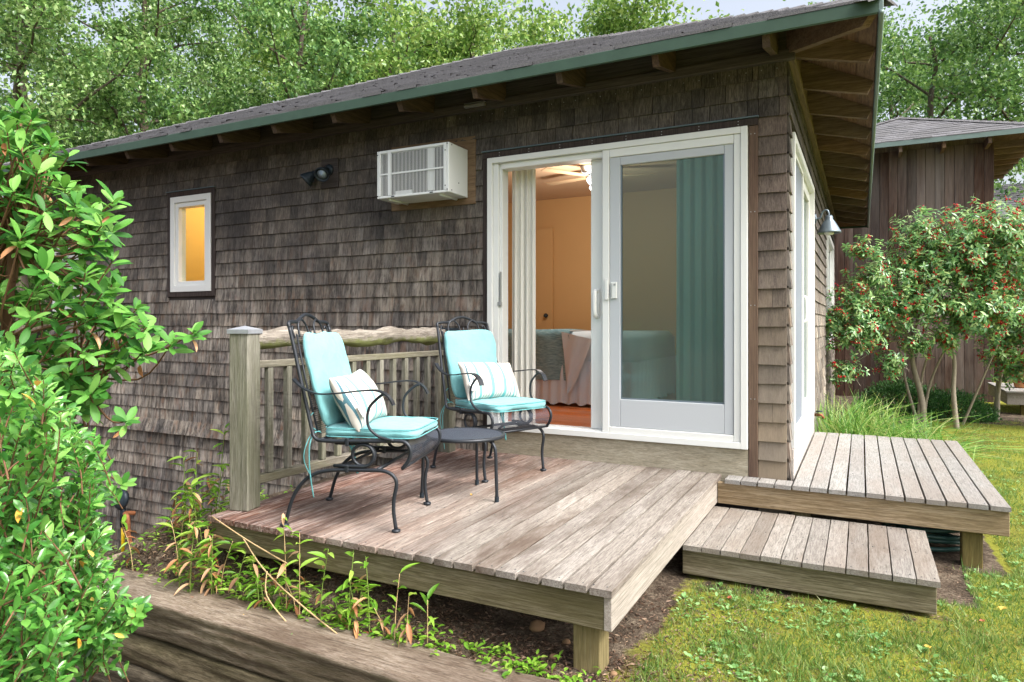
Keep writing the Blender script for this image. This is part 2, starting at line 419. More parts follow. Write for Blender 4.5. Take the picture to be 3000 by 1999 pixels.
def knit():
    t = NT('grey_teal_knit'); p = t.pos()
    wv = t.noise(t.mapped(p, (20, 20, 160)), 1, 2); 
    t.col(t.ramp(wv, [(.3, hexc(104, 142, 154)), (.7, hexc(156, 190, 198))])); t.bump(wv, .6, .01); return t.set(.95, 0, .1)
M['throw'] = knit()
M['linen'] = plain('cream_linen', hexc(214, 224, 232), .9, 0, .1, .04, 5)
M['shade'] = plain('slatted_blind', hexc(200, 206, 200), .7)
M['rock'] = plain('rock', hexc(138, 110, 84), .9, 0, .2, .3, 12, .6, 30)
M['terracotta'] = plain('tan_pot', hexc(206, 148, 104), .8, 0, .2, .1, 8)
def glass(name, tint=(1, 1, 1, 1), refl=1.0, dark=.0):
    t = NT(name)
    tr = t.new('ShaderNodeBsdfTransparent'); tr.inputs[0].default_value = tint
    gl = t.new('ShaderNodeBsdfGlossy'); gl.inputs['Roughness'].default_value = .02; gl.inputs[0].default_value = (.9 * refl, .95 * refl, .93 * refl, 1)
    fr = t.new('ShaderNodeFresnel'); fr.inputs[0].default_value = 1.5
    mx = t.new('ShaderNodeMixShader'); bk = t.new('ShaderNodeNewGeometry').outputs['Backfacing']; t.link(t.math('MULTIPLY', fr.outputs[0], t.math('SUBTRACT', 1.0, bk)), mx.inputs[0]); t.link(tr.outputs[0], mx.inputs[1]); t.link(gl.outputs[0], mx.inputs[2])
    t.link(mx.outputs[0], t.out.inputs['Surface'])
    t.n.remove(t.b); return t.m
M['glass'] = glass('window_glass', (.9, .95, .93, 1))
M['glass_dark'] = glass('screened_glass', (.64, .76, .74, 1))
def scr(m):   # fine insect screen in front of the glass: a thin grey diffusing veil
    nt = m.node_tree; out = nt.nodes['Material Output']; src = out.inputs['Surface'].links[0].from_socket
    d = nt.nodes.new('ShaderNodeBsdfDiffuse'); d.inputs[0].default_value = (.13, .17, .165, 1); mx = nt.nodes.new('ShaderNodeMixShader'); mx.inputs[0].default_value = .24
    nt.links.new(src, mx.inputs[1]); nt.links.new(d.outputs[0], mx.inputs[2]); nt.links.new(mx.outputs[0], out.inputs['Surface'])
scr(M['glass_dark'])
M['screen'] = glass('dense_insect_screen', (.5, .55, .6, 1), .3); scr(M['screen'])
M['screen'].node_tree.nodes['Material Output'].inputs['Surface'].links[0].from_node.inputs[0].default_value = .8
M['screen'].node_tree.nodes['Material Output'].inputs['Surface'].links[0].from_node.inputs[2].links[0].from_node.inputs[0].default_value = (.24, .27, .31, 1)
M['boards'] = wood('vertical_siding', hexc(34, 24, 20), hexc(62, 45, 38), hexc(98, 76, 64), 'Z', 60, 1.6, .4, .8, stain=hexc(150, 142, 136), stain_amt=.45, stain_scale=.9)
M['boards_far'] = wood('far_siding', hexc(80, 70, 64), hexc(110, 98, 88), hexc(130, 118, 108), 'Z', 30, 2, .4, .3)
M['bark'] = wood('oak_bark', hexc(50, 44, 37), hexc(86, 77, 66), hexc(122, 113, 101), 'Z', 24, 4, 1.0, .25)
M['bark_smooth'] = plain('grey_bark', hexc(146, 138, 124), .85, 0, .2, .35, 30, .5, 60)
M['bark_red'] = plain('brown_twig', hexc(118, 88, 66), .8, 0, .2, .3, 20)
M['oak_a'] = leafmat('oak_leaf', [hexc(56, 92, 48), hexc(86, 128, 66), hexc(116, 156, 82), hexc(150, 182, 106)], .28, .35, .5)
M['oak_b'] = leafmat('oak_leaf_yellow', [hexc(74, 112, 50), hexc(112, 150, 68), hexc(146, 178, 88), hexc(176, 194, 118)], .28, .35, .5)
M['oak_c'] = leafmat('oak_leaf_blue', [hexc(62, 98, 48), hexc(96, 136, 66), hexc(132, 168, 90), hexc(176, 200, 138)], .25, .35, .5)
M['rhodo'] = leafmat('rhododendron_leaf', [hexc(44, 92, 38), hexc(72, 132, 50), hexc(102, 162, 66), hexc(140, 190, 96)], .28, .5, .3)
M['holly'] = leafmat('inkberry_leaf', [hexc(52, 106, 44), hexc(82, 146, 58), hexc(116, 178, 78), hexc(152, 204, 104)], .25, .3, .6)
M['berryleaf'] = leafmat('berry_tree_leaf', [hexc(70, 116, 72), hexc(104, 154, 92), hexc(144, 188, 116), hexc(196, 216, 148)], .3, .3, .7)
M['berry'] = plain('red_berry', hexc(196, 30, 40), .3, 0, .5, .2, 20)
M['blackberry'] = plain('black_berry', hexc(22, 24, 34), .3)
M['boxleaf'] = leafmat('low_shrub_leaf', [hexc(28, 66, 30), hexc(46, 96, 42), hexc(74, 128, 60), hexc(100, 150, 80)], .2)
M['blade'] = leafmat('strap_leaf', [hexc(60, 108, 38), hexc(92, 144, 54), hexc(130, 172, 76), hexc(184, 184, 122)], .35)
M['grass'] = leafmat('grass_blade', [hexc(62, 96, 40), hexc(92, 128, 54), hexc(124, 156, 76), hexc(170, 172, 112)], .3)
M['clover'] = leafmat('clover_leaf', [hexc(76, 120, 56), hexc(112, 156, 84), hexc(140, 182, 116), hexc(160, 196, 136)], .3)
M['weed'] = leafmat('weed_leaf', [hexc(78, 124, 34), hexc(110, 160, 48), hexc(142, 190, 66), hexc(178, 206, 96)], .4)
M['dry'] = leafmat('dry_leaf', [hexc(150, 96, 60), hexc(186, 140, 98), hexc(204, 168, 130), hexc(150, 120, 96)], .2)
M['drystem'] = plain('dry_stem', hexc(186, 160, 120), .8, 0, .2, .2, 20)
M['stem'] = plain('green_stem', hexc(120, 140, 70), .7, 0, .2, .2, 20)
M['litter'] = leafmat('litter', [hexc(70, 52, 42), hexc(104, 78, 62), hexc(134, 108, 88), hexc(160, 136, 112)], .05)
M['yleaf'] = leafmat('fallen_leaf', [hexc(206, 150, 50), hexc(222, 184, 80), hexc(210, 190, 110)], .2)
M['rleaf'] = leafmat('fallen_leaf_red', [hexc(150, 84, 60), hexc(176, 110, 80)], .2)

def groundmat():
    t = NT('ground_cover'); p = t.pos()
    a = t.new('ShaderNodeAttribute', attribute_name='lawn').outputs['Fac']
    n = t.noise(p, 9, 6, .7); n2 = t.noise(p, 60, 4, .7); n3 = t.noise(p, 2.2, 5, .6)
    soil = t.ramp(t.math('ADD', t.math('MULTIPLY', n, .5), t.math('MULTIPLY', n2, .5)), [(.34, hexc(40, 34, 29)), (.5, hexc(84, 73, 62)), (.66, hexc(134, 122, 106))])
    moss = t.ramp(t.math('ADD', t.math('MULTIPLY', n3, .6), t.math('MULTIPLY', n2, .4)), [(.32, hexc(84, 76, 48)), (.44, hexc(104, 104, 46)), (.54, hexc(134, 136, 52)), (.66, hexc(92, 106, 50))])
    f = t.math('MULTIPLY', t.math('ADD', a, t.math('MULTIPLY', t.math('SUBTRACT', n, .5), 1.3)), 1.0, True)
    f = t.ramp(f, [(.35, (0, 0, 0)), (.55, (1, 1, 1))])
    t.col(t.mix(f, soil, moss)); t.bump(t.math('ADD', n2, n), .8, .02)
    return t.set(.95, 0, .1)
M['ground'] = groundmat()

# ------------------------------------------------------------------ ground
def lawnmask(x, y):
    n = mnoise.fractal(Vector((x * 1.3, y * 1.3, 3.1)), 1.0, 2.0, 3) * .35
    m = 1.0
    if x < .6: m = min(m, (x + .42) / .2 + .3)                     # bare soil beside the deck
    if -1.22 < y < -.9 and x < .8: m = min(m, .45)
    if y > -.75 and x < .9 and y < 2.6: m = min(m, .1)
    if y > -.2 and x < 1.1 and y < 2.2: m = 0
    if y > 2 and x < 1.2: m = 0
    if 6.4 < y < 8 and 1.2 < x < 3: m = min(m, .2)
    return max(0, min(1, m + n))
def sstep(t_):
    t_ = max(0, min(1, t_)); return t_ * t_ * (3 - 2 * t_)
def gh(x, y):
    if x < -.5 and y < -.02: return gh0(x, y) + .15 * sstep((-x - .75) / 1.3) * sstep((y + 2.33) / .28)
    return gh0(x, y)
def gh0(x, y):
    return -.362 + .018 * mnoise.noise(Vector((x * 1.1, y * 1.1, 0))) + .007 * mnoise.noise(Vector((x * 6, y * 6, 5)))
def grid(name, xs, ys, hf, kind='structure'):
    V = [(x, y, hf(x, y)) for y in ys for x in xs]; nx = len(xs)
    F = [(j * nx + i, j * nx + i + 1, (j + 1) * nx + i + 1, (j + 1) * nx + i) for j in range(len(ys) - 1) for i in range(nx - 1)]
    o = np_mesh(name, V, F, M['ground'], None, kind, True)
    at = o.data.attributes.new('lawn', 'FLOAT', 'POINT')
    at.data.foreach_set('value', [lawnmask(v[0], v[1]) for v in V])
    return o
def lin(a, b, n): return [a + (b - a) * i / (n - 1) for i in range(n)]
xs = lin(-3.27, 6, 150) + lin(6.5, 60, 24)
grid('lawn', xs, lin(-2.42, 9.5, 170) + lin(10, 90, 28), gh)
grid('lawn_front', lin(.3, 6, 80) + lin(6.5, 60, 20), lin(-30, -5, 12) + lin(-4.9, -2.42, 40), gh)
grid('lower_ground', lin(-70, 70, 60), lin(-60, 120, 60), lambda x, y: -1.45 + .03 * mnoise.noise(Vector((x, y, 0))))

# ------------------------------------------------------------------ cottage
ct = empty('shingled_cottage')
tag(ct, 'dark weathered wood-shingled cottage with open white sliding door and green-edged hip roof', 'cottage')
DX0, DX1, DZ0, DZ1 = -2.141, -.232, .175, 2.252        # front door opening
SY0, SY1, SZ0, SZ1 = .15, 2.22, .175, 2.227            # side door
WX0, WX1, WZ0, WZ1 = -5.84, -5.245, 1.305, 2.265       # small window
UX0, UX1, UY0, UY1 = 5.02, 7.1, .63, 2.2               # side window (y0,y1,z0,z1)
FL = [(-8, 0, 0), (0, 0, 0)]
m = MB(); Z0 = -1.5; ZT = 2.9; T = .11
def fw(x0, x1, z0, z1): m.box(x0, x1, 0, T, z0, z1)
fw(-8, WX0, Z0, ZT); fw(WX0, WX1, Z0, WZ0); fw(WX0, WX1, WZ1, ZT); fw(WX1, -3.0, Z0, ZT)
fw(-3.0, -2.33, Z0, 1.97); fw(-3.0, -2.33, 2.34, ZT); fw(-2.33, DX0, Z0, ZT)
fw(DX0, DX1, Z0, DZ0); fw(DX0, DX1, DZ1, ZT); fw(DX1, 0, Z0, ZT)
m.build('front_wall', M['frieze'], ct)
m = MB()
def sw(y0, y1, z0, z1): m.box(-T, 0, y0, y1, z0, z1)
sw(T, SY0, Z0, ZT); sw(SY0, SY1, Z0, SZ0); sw(SY0, SY1, SZ1, ZT); sw(SY1, UX0, Z0, ZT)
sw(UX0, UX1, Z0, UY0); sw(UX0, UX1, UY1, ZT); sw(UX1, 8, Z0, ZT)
m.build('side_wall', M['frieze'], ct)
MB().box(-8, -T, 8 - T, 8, Z0, ZT).box(-8, -8 + T, T, 8 - T, Z0, ZT).build('rear_walls', M['shingle'], ct)

# shingles -----------------------------------------------------------
CF, SF, CAMV = math.cos(PSI), math.sin(PSI), Vector(CAMP)
def depth(x, y): return -SF * (x - CAMP[0]) + CF * (y - CAMP[1])
def shingle_mesh(seed):
    r = random.Random(seed); b = MB()
    # x 0..1 width, z 0..1 height, thick at the butt; slight uneven butt line
    h = [r.uniform(-.012, .012) for _ in range(3)]
    vs = []
    for i, x in enumerate((0, .5, 1)):
        vs += [(x, 0, h[i]), (x, -.021 - r.uniform(0, .003), h[i]), (x, -.008 - r.uniform(0, .001), 1.0), (x, 0, 1.0)]
    fs = []
    for i in (0, 4):
        fs += [(i + k, i + (k + 1) % 4, i + 4 + (k + 1) % 4, i + 4 + k) for k in range(4)]
    fs += [(0, 1, 2, 3), (8, 11, 10, 9)]
    b.add(vs, fs); me = b.mesh('shingle'); me.materials.append(M['shingle']); return me
SH = [shingle_mesh(i) for i in range(6)]
SHC = [s.copy() for s in SH]
for s in SHC: s.materials.clear(); s.materials.append(M['corner_shingle'])
EXP = .1215; LEN = .137
def blocked(x0, x1, z0, z1, rects):
    """clip [x0,x1] by rects; returns list of spans"""
    spans = [(x0, x1)]
    for rx0, rx1, rz0, rz1 in rects:
        if z0 < rz1 - .03 and z0 + EXP * .6 > rz0:
            ns = []
            for a, b in spans:
                if b <= rx0 or a >= rx1: ns.append((a, b)); continue
                if a < rx0: ns.append((a, rx0))
                if b > rx1: ns.append((rx1, b))
            spans = ns
    return [(a, b) for a, b in spans if b - a > .012]
items = []
rectsF = [(DX0 - .05, DX1 + .061, -.2, 2.31), (WX0 - .05, WX1 + .05, WZ0 - .05, WZ1 + .05), (-3.07, -2.26, 1.92, 2.45), (-2.2, -.17, -.3, .2), (-3.83, -3.64, 2.17, 2.43)]
k = 0; z = -.0085 - 12 * EXP
while z < 2.60:
    x = -8.0 + R.uniform(0, .08)
    while x < 0:
        wd = R.choice((.06, .075, .09, .1, .115, .13, .15)) * R.uniform(.9, 1.1)
        if z > 2.2: wd = R.uniform(.085, .15)
        if x < -.171 < x + wd: wd = -.171 - x + 1e-4
        elif x >= -.1711 and z < 2.28: wd = .18 if R.random() < .8 else .085
        x1 = min(x + wd, 0.0)
        if 0 - x1 < .03: x1 = 0.0
        for a, b in blocked(x, x1, z, z + EXP, rectsF):
            items.append(('F', a + (.0018 if z > 2.2 else .0008), b - (.0018 if z > 2.2 else .0008), z + R.uniform(-.0015, .0015), min(LEN, 2.637 - z)))
        x = x1
    z += EXP
rectsS = [(SY0 - .02, SY1 + .02, -.3, 2.25), (UX0 - .04, UX1 + .04, UY0 - .04, UY1 + .04)]
z = -.0085 - 4 * EXP
while z < 2.60:
    y = -.0
    while y < 8:
        wd = R.choice((.08, .1, .12, .14, .16)) * R.uniform(.9, 1.1); y1 = min(y + wd, 8.0)
        for a, b in blocked(y, y1, z, z + EXP, rectsS):
            items.append(('S', a + .0015, b - .0015, z + R.uniform(-.003, .003), min(LEN, 2.637 - z)))
        y = y1
    z += EXP
def score(it):
    f, a, b, z, l = it
    if f == 'S': return (b - a) / max(depth(0, a), 1) ** 2 * .12
    if z < -.1 or (z < .86 and a < -2.2 and a > -2.45): return 0
    return (b - a) / depth(a, 0) ** 2
items.sort(key=score, reverse=True)
bigs = {'F': MB(), 'S': MB()}
for i, (f, a, b, z, l) in enumerate(items):
    j = R.randrange(6)
    # S shingles sit on the +X face: local x -> +Y, local -y -> +X
    if f == 'F': mt = Matrix(((b - a, 0, 0, a), (0, 2.5 if (-.15 < z < -.11 and a < -2.6) else 1, 0, 0), (0, 0, l, z), (0, 0, 0, 1)))
    else: mt = Matrix(((0, -1, 0, 0), (b - a, 0, 0, a), (0, 0, l, z), (0, 0, 0, 1)))
    corner = (f == 'F' and a > -.18) or (f == 'S' and b < .2)
    if i < 300:
        o = link('shingle', (SHC if corner and z < 2.2 else SH)[j], ct, None, mt)
    else:
        bb = bigs['F' if not corner else 'S'] if f == 'F' else bigs['F']
        bb.add([mt @ v.co for v in SH[j].vertices], [tuple(p.vertices) for p in SH[j].polygons])
bigs['F'].build('shingles', M['shingle'], ct, kind='stuff', fix=False)
if bigs['S'].v: bigs['S'].build('corner_shingles', M['corner_shingle'], ct, kind='stuff', fix=False)

# frieze + trim
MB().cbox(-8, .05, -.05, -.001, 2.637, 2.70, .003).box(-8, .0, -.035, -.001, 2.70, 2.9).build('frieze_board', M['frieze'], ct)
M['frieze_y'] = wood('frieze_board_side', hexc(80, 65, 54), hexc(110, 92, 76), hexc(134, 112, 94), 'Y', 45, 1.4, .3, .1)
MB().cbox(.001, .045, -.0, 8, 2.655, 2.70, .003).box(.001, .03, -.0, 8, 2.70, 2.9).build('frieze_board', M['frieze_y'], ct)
MB().cbox(DX0 - .05, DX1 + .061, -.036, -.001, 2.254, 2.300, .002).build('head_casing', M['trim'], ct)
MB().cbox(DX0 - .055, DX1 + .066, -.046, -.001, 2.302, 2.312, .002).build('flashing', M['flashing'], ct)
MB().cbox(DX1 + .004, DX1 + .06, -.030, -.001, .0, 2.252, .002).build('corner_trim', M['trim_brown'], ct)
MB().cbox(DX0 - .048, DX0 - .004, -.030, -.001, .0, 2.252, .002).build('door_trim', M['trim'], ct)
MB().cbox(DX0 - .02, DX1 + .002, -.028, -.001, -.15, DZ0 - .004, .003).build('sill_board', M['base_board'], ct)
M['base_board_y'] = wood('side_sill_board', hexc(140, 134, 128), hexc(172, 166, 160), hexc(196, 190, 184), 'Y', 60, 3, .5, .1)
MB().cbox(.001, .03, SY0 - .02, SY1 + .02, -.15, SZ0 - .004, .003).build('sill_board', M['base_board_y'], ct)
nm = MB()
for zz in (.5, 1.1, 1.7, 2.2):
    for dx in (.018, .042): nm.lathe([(.0, -.0), (.0035, 0), (.003, .0015), (0, .002)], 6, M=Matrix.Translation((DX1 + dx, -.030, zz)) @ Matrix.Rotation(rad(90), 4, 'X'))
for i in range(8):
    for dz in (2.268, 2.288): nm.lathe([(.0, -.0), (.0035, 0), (.003, .0015), (0, .002)], 6, M=Matrix.Translation((DX0 + .1 + i * .25, -.036, dz)) @ Matrix.Rotation(rad(90), 4, 'X'))
for i in range(26):
    xx = -2.5 + i * .098 + R.uniform(-.01, .01); nm.lathe([(.0, -.0), (.0035, 0), (.003, .0015), (0, .002)], 6, M=Matrix.Translation((xx, -.0175, 2.60)) @ Matrix.Rotation(rad(90), 4, 'X'))
nm.build('nail_heads', M['nail'], ct, kind='stuff')

# roof ---------------------------------------------------------------
EV = .5; AP = (-4, 4, 4.86); ZE = 2.70
def hip_roof(root, cx, cy, hx, ze, za, mat, exp, thick=.012, name='roof_shingles', jag=.006):
    """pyramid roof of overlapping courses with butt edges; four faces"""
    b = MB(); slope = (za - ze) / hx; n = int(hx / exp)
    for face in range(4):
        ca, sa = math.cos(face * math.pi / 2), math.sin(face * math.pi / 2)
        def tr(u, v, z): return (cx + u * ca - v * sa, cy + u * sa + v * ca, z)
        for i in range(n):
            v0 = hx - i * exp; v1 = max(hx - (i + 1.25) * exp, 0)
            z0 = ze + slope * (hx - v0); z1 = ze + slope * (hx - v1)
            u = -v0
            while u < v0:
                wdt = R.uniform(.14, .32); ue = min(u + wdt, v0); j = R.uniform(-jag, jag); tk = thick * R.uniform(.7, 1.5)
                c0 = max(-v1, min(v1, u)); c1 = max(-v1, min(v1, ue))
                vs = [tr(u, -v0 + j, z0), tr(ue, -v0 + j, z0), tr(ue, -v0 + j, z0 + tk), tr(u, -v0 + j, z0 + tk), tr(c0, -v1, z1 + .002), tr(c1, -v1, z1 + .002)]
                b.add(vs, [(0, 1, 2, 3), (3, 2, 5, 4)]); u = ue
    return b.build(name, mat, root, kind='stuff', fix=False)
hip_roof(ct, -4, 4, 4.52, ZE + .005, AP[2], M['roof'], .1, .017)
# solid deck under the shingles
SLP = (AP[2] - ZE) / 4.5
def roof_deck(root, cx, cy, h, ze, za, mat, t=.035, inset=.0):
    vs = []; 
    for dz in (0, -t):
        vs += [(cx - h, cy - h, ze + dz), (cx + h, cy - h, ze + dz), (cx + h, cy + h, ze + dz), (cx - h, cy + h, ze + dz), (cx, cy, za + dz)]
    b = MB().add(vs, [(0, 1, 4), (1, 2, 4), (2, 3, 4), (3, 0, 4), (6, 5, 9), (7, 6, 9), (8, 7, 9), (5, 8, 9), (0, 5, 6, 1), (1, 6, 7, 2), (2, 7, 8, 3), (3, 8, 5, 0)])
    return b.build('roof', mat, root)
roof_deck(ct, -4, 4, 4.5, ZE, AP[2] - .003, M['soffit'])
# hip caps
b = MB()
for (cx_, cy_) in ((.52, -.52), (-8.52, -.52)):
    N = 44
    for i in range(N):
        t0, t1 = i / N, min(1, (i + 1.3) / N)
        p0 = Vector((cx_, cy_, ZE + .02)).lerp(Vector((-4, 4, AP[2] + .03)), t0); p1 = Vector((cx_, cy_, ZE + .02)).lerp(Vector((-4, 4, AP[2] + .022)), t1)
        d = (p1 - p0).normalized(); s = d.cross(Vector((0, 0, 1))).normalized() * .1
        dn = Vector((0, 0, -.04)); up = Vector((0, 0, .012))
        b.add([p0 - s + dn, p0 + up, p0 + s + dn, p1 - s + dn, p1, p1 + s + dn, p0 - s + dn - up, p0 - up, p0 + s + dn - up], [(0, 1, 4, 3), (1, 2, 5, 4), (0, 6, 7, 1), (1, 7, 8, 2)])
b.build('hip_caps', M['roof'], ct, kind='stuff', fix=False)
# soffit boards seen from below on the side eave (run along Y), joints recessed
for i in range(4):
    x0 = .06 + i * .11; z0 = ZE - .035 - .0 + (EV - x0) * SLP
    b = MB(); x1 = x0 + .104
    za, zb = ZE - .037 + (EV - x0) * SLP, ZE - .037 + (EV - x1) * SLP
    y0 = -x1 + .02
    b.add([(x0, y0, za), (x1, y0, zb), (x1, 8.2, zb), (x0, 8.2, za), (x0, y0, za - .01), (x1, y0, zb - .01), (x1, 8.2, zb - .01), (x0, 8.2, za - .01)], [(0, 1, 2, 3), (4, 7, 6, 5), (0, 4, 5, 1), (2, 6, 7, 3), (1, 5, 6, 2), (0, 3, 7, 4)])
    b.build('soffit_board', M['soffit'], ct)
# fascia: front and side
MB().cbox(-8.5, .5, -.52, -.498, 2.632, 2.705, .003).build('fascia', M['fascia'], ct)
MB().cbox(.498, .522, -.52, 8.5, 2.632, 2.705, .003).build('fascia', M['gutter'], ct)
MB().box(-8.52, -8.498, -.52, 8.5, 2.632, 2.705).box(-8.5, .5, 8.5, 8.52, 2.632, 2.705).build('fascia', M['fascia'], ct)
MB().tube([(.512, -.53, 2.63), (.512, 8.5, 2.63)], .014, 8).build('drip_edge', M['gutter'], ct, True)
# rafter tails
def rafter_mesh():
    # local: x outward 0..0.46, y +-.02; top follows the deck, underside tapers
    b = MB(); W = .021
    prof = [(-.0, 2.685), (.455, 2.575), (.492, 2.655), (.0, 2.655 + .492 * SLP)]
    vs = [(x, s, z) for s in (-W, W) for x, z in prof]
    b.add(vs, [(0, 1, 2, 3), (7, 6, 5, 4), (0, 4, 5, 1), (1, 5, 6, 2), (2, 6, 7, 3), (3, 7, 4, 0)])
    me = b.mesh('rafter'); me.materials.append(M['rafter']); return me
rm = rafter_mesh()
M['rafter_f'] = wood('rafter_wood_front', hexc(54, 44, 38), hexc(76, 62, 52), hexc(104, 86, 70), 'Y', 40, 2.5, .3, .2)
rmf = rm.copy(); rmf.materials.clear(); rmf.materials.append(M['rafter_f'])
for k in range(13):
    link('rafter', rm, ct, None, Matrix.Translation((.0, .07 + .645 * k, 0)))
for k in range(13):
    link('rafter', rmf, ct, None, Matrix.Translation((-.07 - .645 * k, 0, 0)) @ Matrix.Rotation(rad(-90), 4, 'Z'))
# hip rafter
hr = MB(); W = .024
pr = [(.0, 2.68), (.62, 2.60), (.68, 2.655), (0, 2.655 + .49 * SLP)]
d = Vector((1, -1, 0)).normalized(); s = Vector((1, 1, 0)).normalized() * W
vs = [tuple(d * x + s * sg + Vector((0, 0, z))) for sg in (-1, 1) for x, z in pr]
hr.add(vs, [(0, 1, 2, 3), (7, 6, 5, 4), (0, 4, 5, 1), (1, 5, 6, 2), (2, 6, 7, 3), (3, 7, 4, 0)])
hr.build('hip_rafter', M['rafter'], ct)
# soffit vent
MB().box(-2.33, -2.15, -.08, -.052, 2.66, 2.675).box(-2.33, -2.15, -.08, -.052, 2.685, 2.69).build('vent', M['nail'], ct)

# small window
def picture_frame(b, x0, x1, z0, z1, w, y0, y1):
    b.cbox(x0, x0 + w, y0, y1, z0, z1, .002); b.cbox(x1 - w, x1, y0, y1, z0, z1, .002)
    b.cbox(x0 + w + .0005, x1 - w - .0005, y0, y1, z0, z0 + w, .002); b.cbox(x0 + w + .0005, x1 - w - .0005, y0, y1, z1 - w, z1, .002)
wb = MB(); picture_frame(wb, WX0, WX1, WZ0, WZ1, .06, -.035, .09)
win = wb.build('window', M['white'], ct)
b = MB(); picture_frame(b, WX0 + .061, WX1 - .061, WZ0 + .061, WZ1 - .061, .045, -.018, .07); b.build('sash', M['white'], win)
MB().box(WX0 + .1, WX1 - .1, .02, .025, WZ0 + .1, WZ1 - .1).build('pane', M['glass'], win)
b = MB(); picture_frame(b, WX0 - .052, WX1 + .052, WZ0 - .05, WZ1 + .052, .05, -.028, -.001); b.build('casing', M['trim'], ct)
MB().box(WX0 - .06, WX1 + .06, -.04, -.001, WZ1 + .053, WZ1 + .06).build('flashing', M['flashing'], ct)
# far-left louvred window
b = MB(); picture_frame(b, -7.9, -7.36, 1.0, 1.85, .05, -.03, -.001)
lw = b.build('window', M['white'], ct)
b = MB()
for i in range(16): b.box(-7.85, -7.41, -.022, -.004, 1.06 + i * .045, 1.06 + i * .045 + .034)
b.build('blind', M['shade'], lw, kind='stuff')

# front sliding door -------------------------------------------------
sd_ = MB(); picture_frame(sd_, DX0, DX1, DZ0, DZ1, .042, -.05, .10)
door = sd_.build('sliding_door', M['white'], ct)
b = MB()  # inner frame steps
b.cbox(-2.098, -2.055, -.028, .09, .22, 2.208, .002); b.cbox(-2.054, -2.03, -.008, .09, .22, 2.208, .002)
b.cbox(-2.03, -1.165, -.02, .09, 2.165, 2.208, .002); b.cbox(-2.03, -1.165, -.02, .09, .2, .225, .002)
b.build('jamb', M['white'], door)
b = MB(); b.cbox(-1.325, -1.215, .03, .075, .226, 2.164, .003)
b.build('sliding_panel', M['white'], door)
b = MB(); b.cbox(-1.213, -1.163, -.040, .02, .218, 2.209, .003); b.cbox(-.318, -.275, -.040, .02, .218, 2.209, .003)
b.cbox(-1.162, -.319, -.040, .02, .218, .26, .003); b.cbox(-1.162, -.319, -.040, .02, 2.152, 2.209, .003)
b.build('fixed_frame', M['white'], door)
b = MB(); b.cbox(-1.160, -1.085, -.032, .0, .262, 2.150, .003); b.cbox(-.378, -.321, -.032, .0, .262, 2.150, .003)
b.cbox(-1.084, -.379, -.032, .0, .262, .455, .003); b.cbox(-1.084, -.379, -.032, .0, 2.092, 2.150, .003)
b.build('screen_frame', M['screen_grey'], door)
b = MB(); b.box(-1.084, -1.076, -.020, -.002, .456, 2.091).box(-.387, -.379, -.020, -.002, .456, 2.091).box(-1.075, -.388, -.02, -.002, .456, .466)
b.build('screen_bead', M['lampmetal'], door)
MB().box(-1.083, -.380, -.014, -.010, .457, 2.091).build('glass', M['glass_dark'], door)
b = MB(); b.tube(spline([(-1.275, -.0 + .03, 1.22), (-1.275, -.015, 1.215), (-1.275, -.03, 1.18), (-1.275, -.03, 1.08), (-1.275, -.015, 1.04), (-1.275, .03, 1.035)]), .013, 8, flat=(1, 1.3))
b.cbox(-1.295, -1.255, .018, .03, 1.02, 1.235, .004)
b.build('handle', M['white'], door, True)
b = MB(); b.cbox(-1.19, -1.165, -.058, -.041, 1.15, 1.30, .003); b.cbox(-1.148, -1.105, -.052, -.033, 1.16, 1.275, .003)
b.build('lock', M['white'], door)
MB().box(-1.142, -1.138, -.0535, -.0525, 1.17, 1.265).box(-1.125, -1.11, -.056, -.0525, 1.25, 1.262).build('lock_lever', M['nail'], door)
MB().box(-2.04, -2.036, -.03, -.008, 1.14, 1.38).cbox(-2.06, -2.03, -.034, -.008, 1.12, 1.15, .002).build('latch', M['nail'], door)

# side sliding door --------------------------------------------------
def frameY(b, y0, y1, z0, z1, w, x0, x1):
    b.cbox(x0, x1, y0, y0 + w, z0, z1, .002); b.cbox(x0, x1, y1 - w, y1, z0, z1, .002)
    b.cbox(x0, x1, y0 + w + .0005, y1 - w - .0005, z0, z0 + w, .002); b.cbox(x0, x1, y0 + w + .0005, y1 - w - .0005, z1 - w, z1, .002)
b = MB(); frameY(b, SY0, SY1, SZ0, SZ1, .05, -.10, .035); sdr = b.build('sliding_door', M['white'], ct)
b = MB(); frameY(b, SY0 + .051, 1.2, SZ0 + .051, SZ1 - .051, .03, -.012, .012); frameY(b, 1.201, SY1 - .051, SZ0 + .051, SZ1 - .051, .09, -.045, -.005)
b.build('panel_frame', M['white'], sdr)
MB().box(-.002, .0, SY0 + .082, 1.169, SZ0 + .082, SZ1 - .082).build('screen', M['screen'], sdr)
MB().box(-.03, -.026, 1.29, SY1 - .14, SZ0 + .14, SZ1 - .14).build('glass', M['glass_dark'], sdr)
MB().tube(spline([(-.005, 1.26, 1.0), (.03, 1.26, 1.02), (.03, 1.26, 1.18), (-.005, 1.26, 1.2)]), .01, 8).build('handle', M['white'], sdr, True)
b = MB(); frameY(b, UX0, UX1, UY0, UY1, .07, -.08, .035); sw_ = b.build('window', M['white'], ct)
b = MB(); frameY(b, UX0 + .071, UX1 - .071, UY0 + .071, (UY0 + UY1) / 2, .04, -.04, .01); frameY(b, UX0 + .071, UX1 - .071, (UY0 + UY1) / 2 + .001, UY1 - .071, .04, -.05, -.01)
b.build('sash', M['white'], sw_)
MB().box(-.03, -.026, UX0 + .1, UX1 - .1, UY0 + .1, UY1 - .1).build('pane', M['glass'], sw_)

